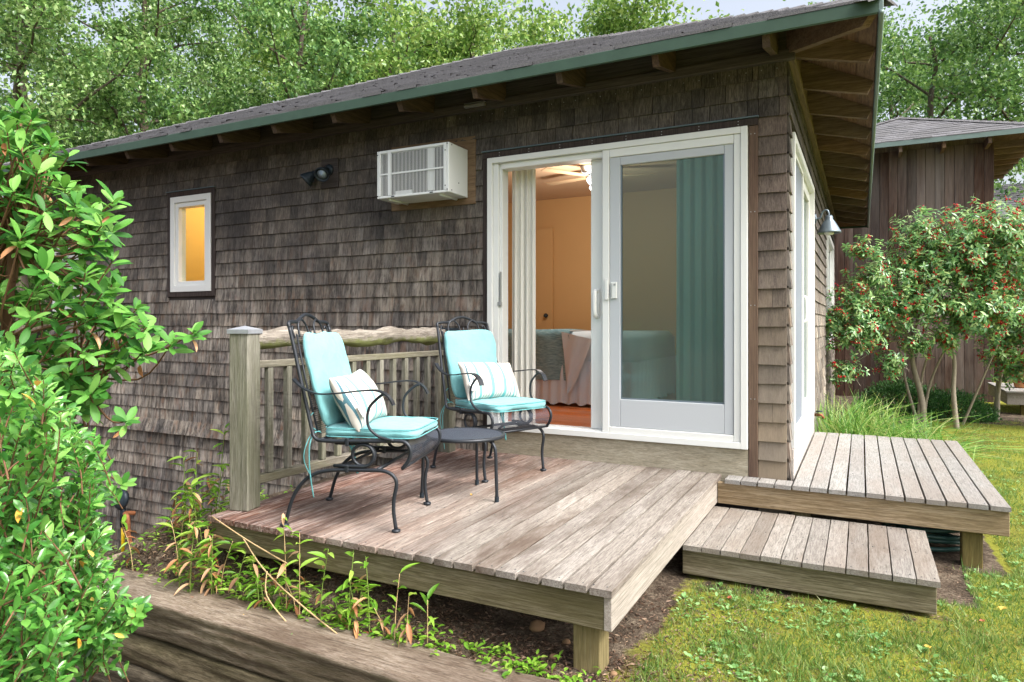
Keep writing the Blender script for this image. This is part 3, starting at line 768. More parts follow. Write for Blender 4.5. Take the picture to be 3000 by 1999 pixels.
# interior -----------------------------------------------------------
fl = MB()
for i in range(36):
    y = .11 + i * .1
    if y < 3.5:
        for xa, xb in ((-4.5, -2.7 + .3 * math.sin(i * 2.1)), (-2.7 + .3 * math.sin(i * 2.1), -T)):
            fl.cbox(xa, xb - .001, y, y + .0985, .13, .172, .001)
flo = fl.build('bedroom_floor', M['floorw'], ct)
MB().box(-4.6, -T, 3.5, 3.6, .1, 2.62).box(-4.6, -4.5, T, 3.5, .1, 2.62).build('bedroom_walls', M['orange'], ct)
b = MB(); b.box(-4.5, -T - .001, T + .001, 3.499, 2.60, 2.62); b.build('bedroom_ceiling', M['ceil'], ct)
b = MB()
b.box(-4.5, -2.2, T + .001, T + .011, .172, 2.6).box(-.2, -T - .001, T + .001, T + .011, .172, 2.6).box(-2.199, -.201, T + .001, T + .011, 2.27, 2.6)
b.build('bedroom_front_lining', M['orange'], ct)
idr = MB().cbox(-3.95, -3.13, 3.44, 3.498, .175, 2.22, .004).build('interior_door', M['orange'], ct)
MB().lathe([(0, 0), (.014, .0), (.012, .03), (.026, .04), (.03, .055), (.02, .07), (0, .075)], 14, M=Matrix.Translation((-3.2, 3.44, 1.09)) @ Matrix.Rotation(rad(90), 4, 'X')).build('knob', M['dark_metal'], idr, True)
# small room behind the window
MB().box(-6.4, -4.9, 1.6, 1.7, .2, 2.6).box(-6.5, -6.4, T, 1.7, .2, 2.6).box(-4.9, -4.8, T, 1.7, .2, 2.6).box(-6.4, -4.9, T, 1.6, 2.6, 2.65).build('washroom_walls', M['yellow_wall'], ct)

# bed
bed = empty('bed', (-2.6, 2.35, .172)); tag(bed, 'bed with grey-teal knit throw and white pleated skirt inside the open door', 'bed')
def bed_box(b, x0, x1, y0, y1, z0, z1): b.cbox(x0, x1, y0, y1, z0, z1, .05)
o_ = (-2.6, 2.35, .172)
b = MB(o_); b.cbox(-4.0, -1.5, 1.62, 3.3, .55, .905, .07); b.build('mattress', M['linen'], bed, True)
b = MB(o_); N = 120
ring = []
for i in range(N + 1):
    t_ = i / N; x = -4.0 + 2.5 * t_; ring.append((x, 1.60 + .018 * math.sin(i * 1.3) + .01 * math.sin(i * .37)))
for i in range(60): ring.append((-1.49 + .015 * math.sin(i * 1.3), 1.62 + 1.6 * i / 60))
vs = []; 
for i, (x, y) in enumerate(ring):
    fx = 1.0
    vs += [(x, y + .012, .62), (x, y - .03, .20 + .012 * math.sin(i * .9))]
b.add(vs, [(2 * i, 2 * i + 1, 2 * i + 3, 2 * i + 2) for i in range(len(ring) - 1)]); b.build('bed_skirt', M['linen'], bed, True)
# throw blanket: draped over the near edge
b = MB(o_); nx, ny = 24, 22
def drape(u, v):
    x = -3.6 + u * 1.42 + .1 * v
    s = v * 1.1
    if s < .62: y, z = 2.2 - s, .925
    else:
        y = 1.57 - .02 * math.sin(u * 26); z = .925 - (s - .60)
    return (x, y + .006 * math.sin(u * 40 + v * 3), z + .004 * math.sin(u * 17) - (.03 if s < .62 else 0) * 0)
vs = [drape(i / nx, j / ny) for j in range(ny + 1) for i in range(nx + 1)]
b.add(vs, [(j * (nx + 1) + i, j * (nx + 1) + i + 1, (j + 1) * (nx + 1) + i + 1, (j + 1) * (nx + 1) + i) for j in range(ny) for i in range(nx)])
b.build('throw', M['throw'], bed, True)
b = MB(o_); vs = []
for j in range(13):
    v = j / 12; zz = .905 - .60 * v; wd = .30 * (1 - v) ** .75 + .02
    for i in range(9):
        u = i / 8; vs.append((-2.20 + .02 * v + u * wd + .05 * v, 1.545 - .03 * v + .018 * math.sin(u * 9 + v * 3) - .01 * u, zz - .07 * u * (1 - v)))
b.add(vs, [(j * 9 + i, j * 9 + i + 1, j * 9 + i + 10, j * 9 + i + 9) for j in range(12) for i in range(8)])
b.build('sheet_corner', M['linen'], bed, True)

# curtains
def curtain(name, x0, x1, y, z0, z1, mat, waves, amp, label, group=None):
    N = 90; b = MB((x0, y, z0))
    vs = []
    for i in range(N + 1):
        t_ = i / N; a = math.sin(t_ * waves * 2 * math.pi) * amp
        for j, zz in enumerate((z0, (z0 + z1) / 2, z1)):
            k_ = (1.25, 1.0, .7)[j]
            vs.append((x0 + (x1 - x0) * t_ + .004 * math.sin(i * .7 + j), y + a * k_, zz))
    b.add(vs, [(3 * i + j, 3 * i + 3 + j, 3 * i + 4 + j, 3 * i + 1 + j) for i in range(N) for j in range(2)])
    o = b.build(name, mat, None, True); o.location = (x0, y, z0); tag(o, label, 'curtain', group); return o
curtain('curtain', -2.04, -1.835, .17, .2, 2.2, M['curtain_w'], 4, .02, 'white pleated curtain gathered at the left jamb of the open sliding door')
curtain('curtain', -.74, -.36, .16, .2, 2.2, M['curtain_t'], 5, .025, 'teal curtain hanging behind the right hand glass of the front sliding door')

# ceiling fan
fan = empty('ceiling_fan', (-2.02, 2.0, 2.6)); tag(fan, 'cream ceiling fan with thin blades under the orange ceiling', 'ceiling fan')
MB().lathe([(0, 0), (.14, 0), (.15, -.02), (.13, -.06), (.07, -.08), (0, -.08)], 28).build('mounting', M['linen'], fan, True)
MB().lathe([(0, -.09), (.06, -.09), (.085, -.11), (.085, -.15), (.06, -.18), (.02, -.19), (0, -.19)], 24).build('motor', M['linen'], fan, True)
for i in range(5):
    a = rad(20 + 72 * i); Mx = Matrix.Rotation(a, 4, 'Z')
    MB().add([Mx @ Vector(v) for v in [(.1, -.035, -.105), (.62, -.05, -.100), (.62, .05, -.09), (.1, .035, -.10), (.1, -.035, -.11), (.62, -.05, -.105), (.62, .05, -.095), (.1, .035, -.105)]], [(0, 1, 2, 3), (7, 6, 5, 4), (0, 4, 5, 1), (1, 5, 6, 2), (2, 6, 7, 3), (3, 7, 4, 0)]).build('blade', M['fan_tan'], fan)

# lit lamp in the washroom (the small window glows warm)
def bulb(name, loc, e, c, size):
    root = empty(name, loc)
    L = bpy.data.lights.new(name, 'POINT'); L.energy = e; L.color = c; L.shadow_soft_size = size
    lo = bpy.data.objects.new('light', L); col.objects.link(lo); lo.parent = root; lo.location = (0, 0, -.12)
    MB().lathe([(0, .0), (.05, 0), (.05, -.01), (0, -.012)], 16).build('mounting', M['white'], root)
    return root
bulb('ceiling_lamp', (-5.6, .9, 2.59), 14, (1, .8, .5), .06)
tag(bpy.data.objects['ceiling_lamp'], 'warm ceiling lamp lighting the room behind the small window', 'lamp')

MB().lathe([(0, -.19), (.05, -.19), (.06, -.22), (.04, -.25), (0, -.26)], 18).build('added_shade', M['linen'], fan, True)  # shade added under the fan to go with the bedroom fill light
fl2 = bpy.data.lights.new('bedroom_fill', 'POINT'); fl2.energy = 20; fl2.color = (1, .95, .88); fl2.shadow_soft_size = .12  # added fill light to brighten the bedroom, not a known lamp
flo2 = bpy.data.objects.new('light', fl2); col.objects.link(flo2); flo2.parent = fan; flo2.location = (-.0, -.25, -.45)
# ------------------------------------------------------------------ AC unit
ax0, ax1, ay0, az0, az1 = -3.0, -2.328, -.30, 1.97, 2.345
MB().cbox(-3.07, -2.26, -.022, -.001, 1.92, 2.45, .002).build('plywood_patch', M['acboard'], ct)
ac = empty('air_conditioner', ((ax0 + ax1) / 2, -.15, az0)); tag(ac, 'white window air conditioner with finned rear grille sticking out of the shingle wall', 'air conditioner')
og = tuple(ac.location)
b = MB(og); b.cbox(ax1 - .02, ax1, ay0, -.023, az0, az1, .004); b.cbox(ax0, ax0 + .02, ay0, -.023, az0, az1, .004)
b.cbox(ax0 + .021, ax1 - .021, ay0, -.023, az1 - .022, az1, .003); b.cbox(ax0 + .021, ax1 - .021, ay0, -.023, az0, az0 + .018, .003)
b.cbox(ax0 + .02, ax0 + .036, ay0 - .003, ay0 + .01, az0 + .018, az1 - .02, .002); b.cbox(ax1 - .045, ax1 - .02, ay0 - .003, ay0 + .01, az0 + .018, az1 - .02, .002)
b.build('case', M['white_metal'], ac)
b = MB(og); b.box(ax0 + .03, ax1 - .03, ay0 + .03, ay0 + .05, az0 + .02, az1 - .02); b.build('coil', M['coil'], ac)
b = MB(og); N = 46
for i in range(N):
    x = ax0 + .04 + (ax1 - ax0 - .09) * i / (N - 1); b.box(x - .0016, x + .0016, ay0 + .002, ay0 + .005, az0 + .018, az1 - .022)
b.build('fins', M['white_metal'], ac, kind='stuff')
b = MB(og); b.box(ax0 + .036, ax1 - .045, ay0 - .002, ay0 + .006, (az0 + az1) / 2 - .006, (az0 + az1) / 2 + .006)
b.box(ax0 + .105, ax0 + .135, ay0 - .001, ay0 + .012, az0 + .02, az1 - .022); b.box(ax1 - .2, ax1 - .14, ay0 + .012, ay0 + .022, az0 + .03, az1 - .022)
b.box(ax0 + .17, ax0 + .33, ay0 + .012, ay0 + .022, az0 + .02, az0 + .05)
b.build('crossbar', M['white_metal'], ac)
b = MB(og)
for x, z in ((ax0 + .01, az0 + .02), (ax0 + .01, az1 - .03), (ax1 - .012, az0 + .02), (ax1 - .012, az1 - .012), (ax1 - .03, az0 + .05), (ax1 - .03, az1 - .06)):
    b.lathe([(0, 0), (.005, 0), (.004, .003), (0, .003)], 8, M=Matrix.Translation((x, ay0 - .003, z)) @ Matrix.Rotation(rad(90), 4, 'X'))
for y, z in ((-.26, az0 + .02), (-.26, az1 - .015), (-.16, az0 + .09)):
    b.lathe([(0, 0), (.005, 0), (.004, .003), (0, .003)], 8, M=Matrix.Translation((ax1, y, z)) @ Matrix.Rotation(rad(90), 4, 'Y'))
for x in (ax0 + .14, ax0 + .5): b.box(x, x + .03, ay0 - .001, ay0 + .004, az0 + .004, az0 + .014)
b.build('screws', M['dark_metal'], ac, kind='stuff')
b = MB(og)
for x in (ax0 + .1, ax1 - .1): b.tube([(x, ay0 + .03, az0 - .004), (x, -.03, az0 - .004)], .012, 6)
b.build('base_ribs', M['white_metal'], ac, True)

# ------------------------------------------------------------------ flood light
fl_ = empty('flood_light', (-3.735, -.03, 2.3)); tag(fl_, 'dark twin-head flood light on its mounting block left of the air conditioner', 'flood light')
og = tuple(fl_.location)
MB(og).cbox(-3.83, -3.64, -.03, -.001, 2.175, 2.43, .003).build('mounting_block', M['frieze'], fl_)
MB(og).lathe([(0, 0), (.05, 0), (.05, .012), (.03, .02), (0, .02)], 18, M=Matrix.Translation((-3.735, -.031, 2.33)) @ Matrix.Rotation(rad(90), 4, 'X')).build('plate', M['dark_metal'], fl_, True)
def head(pos, dirv):
    q = Vector(dirv).to_track_quat('Z', 'Y').to_matrix().to_4x4()
    prof = [(0, -.07), (.022, -.07), (.028, -.05)] + [(.03 + .03 * i / 6 + (.003 if i % 2 else 0), -.045 + .012 * i) for i in range(7)] + [(.066, .035), (.066, .05), (.058, .05), (.05, .03), (0, .03)]
    h = MB(og).lathe(prof, 20, M=Matrix.Translation(pos) @ q).build('lamp_head', M['dark_metal'], fl_, True)
    MB(og).lathe([(0, .031), (.045, .031), (.04, .042), (0, .05)], 16, M=Matrix.Translation(pos) @ q).build('bulb', M['lampmetal'], h, True)
head((-3.72, -.12, 2.29), (.25, -.75, -.6)); head((-3.90, -.10, 2.27), (-.6, -.45, -.65))
MB(og).tube(spline([(-3.735, -.04, 2.34), (-3.76, -.07, 2.33), (-3.83, -.08, 2.31), (-3.87, -.09, 2.30)]), .012, 8).tube(spline([(-3.735, -.04, 2.34), (-3.725, -.08, 2.325)]), .012, 8).build('arm', M['dark_metal'], fl_, True)

# barn lamp on side wall
ly = 2.45
bl = empty('wall_lamp', (.0, ly, 2.0)); tag(bl, 'blue-grey gooseneck wall lamp with conical shade beside the side door', 'wall lamp')
og = (0, ly, 2.0)
MB(og).lathe([(0, 0), (.045, 0), (.045, .015), (0, .02)], 16, M=Matrix.Translation((.02, ly, 1.98)) @ Matrix.Rotation(rad(90), 4, 'Y')).build('mounting_plate', M['lampmetal'], bl, True)
MB(og).tube(spline([(.03, ly, 1.98), (.07, ly, 1.985), (.085, ly, 2.03), (.11, ly, 2.055), (.135, ly, 2.045), (.145, ly, 2.0)]), .009, 8).build('gooseneck', M['lampmetal'], bl, True)
sh = MB(og).lathe([(0, 2.0 - 0), (.028, 2.0), (.034, 1.985), (.034, 1.965), (.05, 1.945), (.103, 1.85), (.106, 1.835), (.102, 1.835), (.10, 1.85), (.045, 1.94), (0, 1.94)], 28, c=(.145, ly, 0)).build('shade', M['lampmetal'], bl, True)
MB(og).lathe([(0, 1.87), (.03, 1.865), (.045, 1.835), (.036, 1.822), (0, 1.812)], 16, c=(.145, ly, 0)).build('bulb', M['bulb'], bl, True)

# spigot on side wall
sp = empty('spigot', (.02, 2.45, .12)); tag(sp, 'brass and dark hose spigot low on the side wall above strappy plants', 'spigot'); og = (.02, 2.45, .12)
MB(og).tube([(.0, 2.45, .12), (.08, 2.45, .12), (.1, 2.45, .09)], .014, 8).build('pipe', M['copper'], sp, True)
MB(og).lathe([(0, 0), (.03, 0), (.03, .01), (0, .01)], 10, c=(.06, 2.45, .15)).build('tap_handle', M['dark_metal'], sp, True)
# gas/vent pipe on lower left wall
vp = empty('pipe_assembly', (-6.5, -.03, -1.1)); tag(vp, 'rusty copper pipe bend with round black vent low on the left wall', 'pipe'); og = tuple(vp.location)
MB(og).tube(spline([(-6.43, -.02, -1.02), (-6.43, -.12, -1.0), (-6.36, -.14, -1.03), (-6.35, -.14, -1.2), (-6.33, -.12, -1.3), (-6.2, -.1, -1.3)]), .024, 10).build('copper_pipe', M['copper'], vp, True)
MB(og).lathe([(0, 0), (.1, 0), (.11, .03), (.09, .05), (0, .05)], 18, M=Matrix.Translation((-6.5, -.1, -.86)) @ Matrix.Rotation(rad(80), 4, 'X')).tube([(-6.5, -.1, -.9), (-6.5, -.1, -1.15)], .03, 8).build('vent_cap', M['dark_metal'], vp, True)
MB(og).tube([(-6.5, -.1, -1.15), (-6.5, -.1, -1.45)], .018, 8).build('yellow_tube', M['yellow'], vp, True)

# ------------------------------------------------------------------ decks
def plank_mesh(name, mat, L, Wd, th, seed):
    r = random.Random(seed); b = MB()
    # subdivided along length with slight edge wander, chamfered top
    n = 6; vs = []
    for i in range(n + 1):
        y = L * i / n; e = r.uniform(-.0012, .0012); c = .0016; zz = r.uniform(-.0007, .0007)
        vs += [(e, y, -th), (e, y, -c + zz), (c + e, y, zz), (Wd - c + e, y, zz), (Wd + e, y, -c + zz), (Wd + e, y, -th)]
    fs = [(i * 6 + k, i * 6 + (k + 1) % 6, (i + 1) * 6 + (k + 1) % 6, (i + 1) * 6 + k) for i in range(n) for k in range(6)]
    fs += [tuple(range(6))[::-1], tuple(range(n * 6, n * 6 + 6))]
    b.add(vs, fs); me = b.mesh(name); me.materials.append(mat); return me
PW = .0985
dk = empty('front_deck'); tag(dk, 'raised front deck of weathered planks carrying the two chairs', 'deck')
pms = [plank_mesh('plank', M['deck'], 2.208, PW - .012, .026, s) for s in range(5)]
for i in range(22):
    x1 = -.397 - i * PW
    o = link('plank', pms[i % 5], dk, None, Matrix.Translation((x1 - PW + .012, -2.232 + R.uniform(-.004, .003), R.uniform(-.0012, .0012))))
MB().cbox(-2.55, -.418, -2.212, -2.172, -.160, -.028, .003).build('rim_board', M['rim'], dk)
MB().cbox(-.434, -.402, -2.214, -.03, -.160, -.028, .003).build('rim_board', M['rim_y'], dk)
MB().cbox(-2.56, -2.525, -2.17, -.03, -.160, -.028, .003).build('rim_board', M['rim_y'], dk)
MB().cbox(-.575, -.465, -2.168, -2.06, -.42, -.161, .004).build('post', M['post_dark'], dk)
for x, y in ((-.575, -.3), (-1.6, -.4), (-2.5, -.3), (-2.5, -1.9)):
    MB().box(x, x + .1, y, y + .1, -.45, -.161).build('post', M['post_dark'], dk)
jb = MB()
for i in range(4): jb.box(-2.52, -.44, -.2 - i * .45, -.165 - i * .45, -.155, -.028)
jb.build('joists', M['post_dark'], dk)
nh = MB()
for i in range(22):
    xc = -.397 - i * PW - PW / 2
    for y in (-2.2, -1.55, -.85, -.25):
        for dx in (-.026, .026):
            nh.lathe([(0, .0004), (.0036, .0004), (.003, .0015), (0, .0017)], 5, c=(xc + dx + R.uniform(-.004, .004), y + R.uniform(-.006, .006), .0008))
nh.build('nail_heads', M['dark_metal'], dk, kind='stuff')

d2 = empty('side_deck'); tag(d2, 'pale grey plank deck along the side door right of the corner', 'deck')
p2 = [plank_mesh('plank', M['deck_grey'], 2.33, PW - .008, .026, s + 20) for s in range(4)]
p2s = [plank_mesh('plank', M['deck_grey'], .142, PW - .008, .026, s + 30) for s in range(2)]
for i in range(15):
    x0 = -.352 + i * (1.49 / 15)
    if i < 4: link('plank', p2s[i % 2], d2, None, Matrix.Translation((x0, -.172, R.uniform(-.0012, .0012))))
    else: link('plank', p2[i % 4], d2, None, Matrix.Translation((max(x0, .034) , -.168 + R.uniform(-.004, .004), R.uniform(-.0012, .0012))))
MB().cbox(-.400, 1.126, -.150, -.115, -.162, -.028, .003).build('rim_board', M['rim2'], d2)
MB().cbox(1.094, 1.124, -.113, 2.15, -.162, -.028, .003).build('rim_board', M['rim_y'], d2)
MB().cbox(.04, 1.09, 2.12, 2.15, -.162, -.028, .003).build('rim_board', M['rim'], d2)
MB().cbox(.915, 1.012, -.112, -.015, -.40, -.163, .004).build('post', M['post_dark'], d2)
for x, y in ((.05, -.1), (.05, 2.0), (.95, 2.0)): MB().box(x, x + .09, y, y + .09, -.42, -.163).build('post', M['post_dark'], d2)
jb = MB()
for i in range(4): jb.box(.05, 1.09, .35 + i * .45, .385 + i * .45, -.155, -.028)
jb.build('joists', M['post_dark'], d2)
nh = MB()
for i in range(4, 15):
    xc = -.352 + (i + .5) * 1.49 / 15
    for y in (-.14, .37, .82, 1.27, 2.1):
        for dx in (-.026, .026): nh.lathe([(0, .0004), (.0036, .0004), (.003, .0015), (0, .0017)], 5, c=(xc + dx, y + R.uniform(-.006, .006), .0008))
nh.build('nail_heads', M['dark_metal'], d2, kind='stuff')

st = empty('deck_step', (0, 0, -.18)); tag(st, 'low plank step in front of the side deck', 'step')
p3 = [plank_mesh('plank', M['step'], .86, PW - .007, .026, s + 40) for s in range(4)]
for i in range(12):
    x0 = -.417 + i * (1.158 / 12)
    link('plank', p3[i % 4], st, None, Matrix.Translation((x0, -1.022 + R.uniform(-.003, .004), R.uniform(-.001, .001))))
og = (0, 0, -.18)
MB(og).cbox(-.425, .722, -1.0, -.965, -.338, -.208, .003).build('rim_board', M['rim'], st)
MB(og).cbox(.688, .72, -.963, -.17, -.338, -.208, .003).build('rim_board', M['rim_y'], st)
MB(og).box(-.425, -.39, -.963, -.17, -.338, -.208).box(-.389, .687, -.2, -.17, -.338, -.208).box(-.389, .687, -.62, -.58, -.338, -.208).build('joists', M['post_dark'], st)
nh = MB(og)
for i in range(12):
    xc = -.417 + (i + .46) * 1.158 / 12
    for y in (-.98, -.6, -.2):
        for dx in (-.026, .026): nh.lathe([(0, .0004), (.0036, .0004), (.003, .0015), (0, .0017)], 5, c=(xc + dx, y + R.uniform(-.006, .006), -.179))
nh.build('nail_heads', M['dark_metal'], st, kind='stuff')

# hose coil under the side deck
hs = MB((.75, .2, -.36)); pts = []
for i in range(150):
    a = i * .21; rr = .20 + .02 * math.sin(i * .11); pts.append((.78 + rr * math.cos(a) * 1.1, .18 + rr * math.sin(a) * .8, -.345 + .0016 * i * .7 + .006 * math.sin(i * .5)))
hs.tube(pts, .013, 8); h = hs.build('garden_hose', M['hose'], None, True); h.location = (.75, .2, -.36)
tag(h, 'dark green garden hose coiled under the side deck', 'hose')

# ------------------------------------------------------------------ railing
rl = empty('deck_railing', (-2.5, -2.05, 0)); tag(rl, 'rustic deck railing with square post, driftwood log rail and balusters behind the near chair', 'railing')
og = (-2.5, -2.05, 0)
def rotbox(b, cx, cy, hx, hy, z0, z1, ang, c=.004):
    n = len(b.v); b.cbox(-hx, hx, -hy, hy, z0, z1, c); Mx = Matrix.Translation((cx, cy, 0)) @ Matrix.Rotation(ang, 4, 'Z')
    for i in range(n, len(b.v)): b.v[i] = tuple(Mx @ Vector(b.v[i]))
b = MB(og); rotbox(b, -2.497, -2.045, .057, .057, .0, .945, rad(14), .006); b.build('newel_post', M['post'], rl)
b = MB(og); Mx = Matrix.Translation((-2.497, -2.045, 0)) @ Matrix.Rotation(rad(14), 4, 'Z')
q = .064; vs = [(-q, -q, .93), (q, -q, .93), (q, q, .93), (-q, q, .93), (-q, -q, .952), (q, -q, .952), (q, q, .952), (-q, q, .952), (0, 0, .972)]
b.add([Mx @ Vector(v) for v in vs], [(0, 1, 5, 4), (1, 2, 6, 5), (2, 3, 7, 6), (3, 0, 4, 7), (4, 5, 8), (5, 6, 8), (6, 7, 8), (7, 4, 8), (3, 2, 1, 0)]); b.build('post_cap', M['galv'], rl)
b = MB(og); rotbox(b, -2.43, -.17, .052, .052, .0, .93, rad(4)); b.build('newel_post', M['post'], rl)
b = MB(og); b.cbox(-2.50, -2.36, -.24, -.10, .931, .95, .003); b.build('post_cap', M['dark_metal'], rl)
pa, pb = Vector((-2.49, -1.99, 0)), Vector((-2.43, -.2, 0))
N = 70; n = 14; vs = []
for i in range(N + 1):
    t_ = i / N; c_ = pa.lerp(pb, t_) + Vector((0, 0, .896))
    for k in range(n):
        a = 2 * math.pi * k / n
        nz = mnoise.fractal(Vector((t_ * 9, math.cos(a) * 1.2, math.sin(a) * 1.2)), 1, 2, 3)
        rr = .05 * (1 + .5 * nz) + .004 * math.sin(t_ * 23)
        vs.append((c_.x + math.cos(a) * rr * .75, c_.y, c_.z + math.sin(a) * rr + .006 * math.sin(t_ * 11)))
b = MB(og).add(vs, [(i * n + k, i * n + (k + 1) % n, (i + 1) * n + (k + 1) % n, (i + 1) * n + k) for i in range(N) for k in range(n)] + [tuple(range(n)), tuple(range(N * n, N * n + n))])
b.build('log_rail', M['log'], rl, True)
ang = math.atan2(pb.x - pa.x, pb.y - pa.y)
def along(name, off, w_, z0, z1, mat):
    b = MB(og); mid = (pa + pb) / 2; rotbox(b, mid.x + off, mid.y, w_ / 2, (pb - pa).length / 2 - .0, z0, z1, -ang); b.build(name, mat, rl)
along('upper_rail', 0, .04, .742, .782, M['rail']); along('lower_rail', 0, .055, .12, .165, M['rail'])
bm_ = MB(); bm_.cbox(-.018, .018, -.018, .018, 0, .575, .003); bme = bm_.mesh('baluster'); bme.materials.append(M['post'])
for i in range(13):
    p = pa.lerp(pb, (i + .75) / 13.4)
    link('baluster', bme, rl, None, Matrix.Translation((p.x - og[0], p.y - og[1], .166)) @ Matrix.Rotation(-ang + R.uniform(-.04, .04), 4, 'Z'))

# ------------------------------------------------------------------ retaining timbers
def timber(name, x0, x1, y0, y1, z0, z1, mat, parent, axis, seed):
    """old eroded timber: rounded box with noisy displaced surface"""
    L = (x1 - x0) if axis == 'X' else (y1 - y0); nL = max(8, int(L / .045))
    a0, a1 = (y0, y1) if axis == 'X' else (x0, x1)
    wdt, hgt = a1 - a0, z1 - z0; per = []
    k = 18
    for i in range(k): per.append((a0 + wdt * i / k, z0))
    for i in range(k): per.append((a1, z0 + hgt * i / k))
    for i in range(k): per.append((a1 - wdt * i / k, z1))
    for i in range(k): per.append((a0, z1 - hgt * i / k))
    ca, cz = (a0 + a1) / 2, (z0 + z1) / 2; n = len(per); V = []
    for i in range(nL + 1):
        s_ = i / nL * L
        for (a, z) in per:
            da, dz = a - ca, z - cz; q = ((abs(da) / (wdt / 2)) ** 14 + (abs(dz) / (hgt / 2)) ** 14) ** (1 / 14)
            na, nzz = ca + da / q, cz + dz / q
            g = mnoise.fractal(Vector((s_ * 2.2 + seed * 9, a * 14, z * 14)), 1, 2.1, 4) * .011 + .004 * (mnoise.noise(Vector((s_ * 2.2 + seed, a * 50, z * 50))) - .3) - .010 * max(0, mnoise.noise(Vector((s_ * 1.6 + seed * 3, a * 24 + 5, z * 24))) - .25)
            if dz > hgt * .4: g += -.006 * abs(mnoise.noise(Vector((s_ * 1.5, a * 30, seed))))
            f = 1 + g / (max(wdt, hgt) / 2)
            na = ca + (na - ca) * f; nzz = cz + (nzz - cz) * f + .006 * mnoise.noise(Vector((s_ * .9, seed, 0)))
            V.append((x0 + s_, na, nzz) if axis == 'X' else (na, y0 + s_, nzz))
    F = [(i * n + j, i * n + (j + 1) % n, (i + 1) * n + (j + 1) % n, (i + 1) * n + j) for i in range(nL) for j in range(n)]
    b = MB().add(V, F + [tuple(range(n)), tuple(range(nL * n, nL * n + n))])
    return b.build(name, mat, parent, True)
rw = empty('timber_retaining_wall'); tag(rw, 'eroded grey-brown timber retaining wall with stacked courses along the planting bed', 'retaining wall')
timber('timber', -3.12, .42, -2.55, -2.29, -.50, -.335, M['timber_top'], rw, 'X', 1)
z = -.505
for i in range(6):
    timber('timber', -3.3 + .1 * (i % 2), .42, -2.55, -2.36, z - .15, z, M['timber'], rw, 'X', 2 + i); z -= .156
timber('timber', -3.42, -3.25, -2.34, -.03, -.50, -.345, M['timber_y'], rw, 'Y', 20)
z = -.505
for i in range(6): timber('timber', -3.42, -3.25, -2.35, -.03, z - .15, z, M['timber_y'], rw, 'Y', 21 + i); z -= .156
for i in range(7): timber('timber', .25, .44, -14, -2.56, -.51 - .156 * i, -.36 - .156 * i, M['timber_y'], rw, 'Y', 40 + i)
# ------------------------------------------------------------------ wrought iron chairs
def cushion_shape(w_, d_, h_, px=8, q=3.0, n=26, puff=0.0, corner=None):
    """returns verts, faces of a boxy cushion centred at origin, x width, y depth, z thickness"""
    g = [math.sin(math.pi / 2 * (-1 + 2 * i / n)) for i in range(n + 1)]
    V = []; F = []
    for sgn in (1, -1):
        base = len(V)
        for j in g:
            for i in g:
                e = (abs(i) ** px + abs(j) ** px) ** (1 / px); e = min(e, 1)
                sx, sy = i, j
                if corner is None:   # round plan corners
                    mx = max(abs(i), abs(j)); ln = (abs(i) ** px + abs(j) ** px) ** (1 / px)
                    if ln > 1e-6: sx, sy = i * mx / ln, j * mx / ln
                mx = max(abs(i), abs(j))
                z = (1 - mx ** px) ** (1 / q) if corner is None else ((1 - i * i) * (1 - j * j)) ** corner
                V.append((sx * w_ / 2, sy * d_ / 2, sgn * (z * h_ / 2 * (1 + puff * (1 - sx * sx) * (1 - sy * sy)))))
        m_ = n + 1
        for j in range(n):
            for i in range(n):
                f = (base + j * m_ + i, base + j * m_ + i + 1, base + (j + 1) * m_ + i + 1, base + (j + 1) * m_ + i)
                F.append(f if sgn > 0 else f[::-1])
    return V, F
def deform(V, seed, amp=.006, sc_=6):
    out = []
    for v in V:
        p = Vector(v); nv = mnoise.noise_vector(p * sc_ + Vector((seed * 3.1, seed, 0)))
        nv2 = mnoise.noise_vector(p * sc_ * 3 + Vector((seed, 0, seed)))
        out.append(tuple(p + nv * amp + nv2 * amp * .3))
    return out

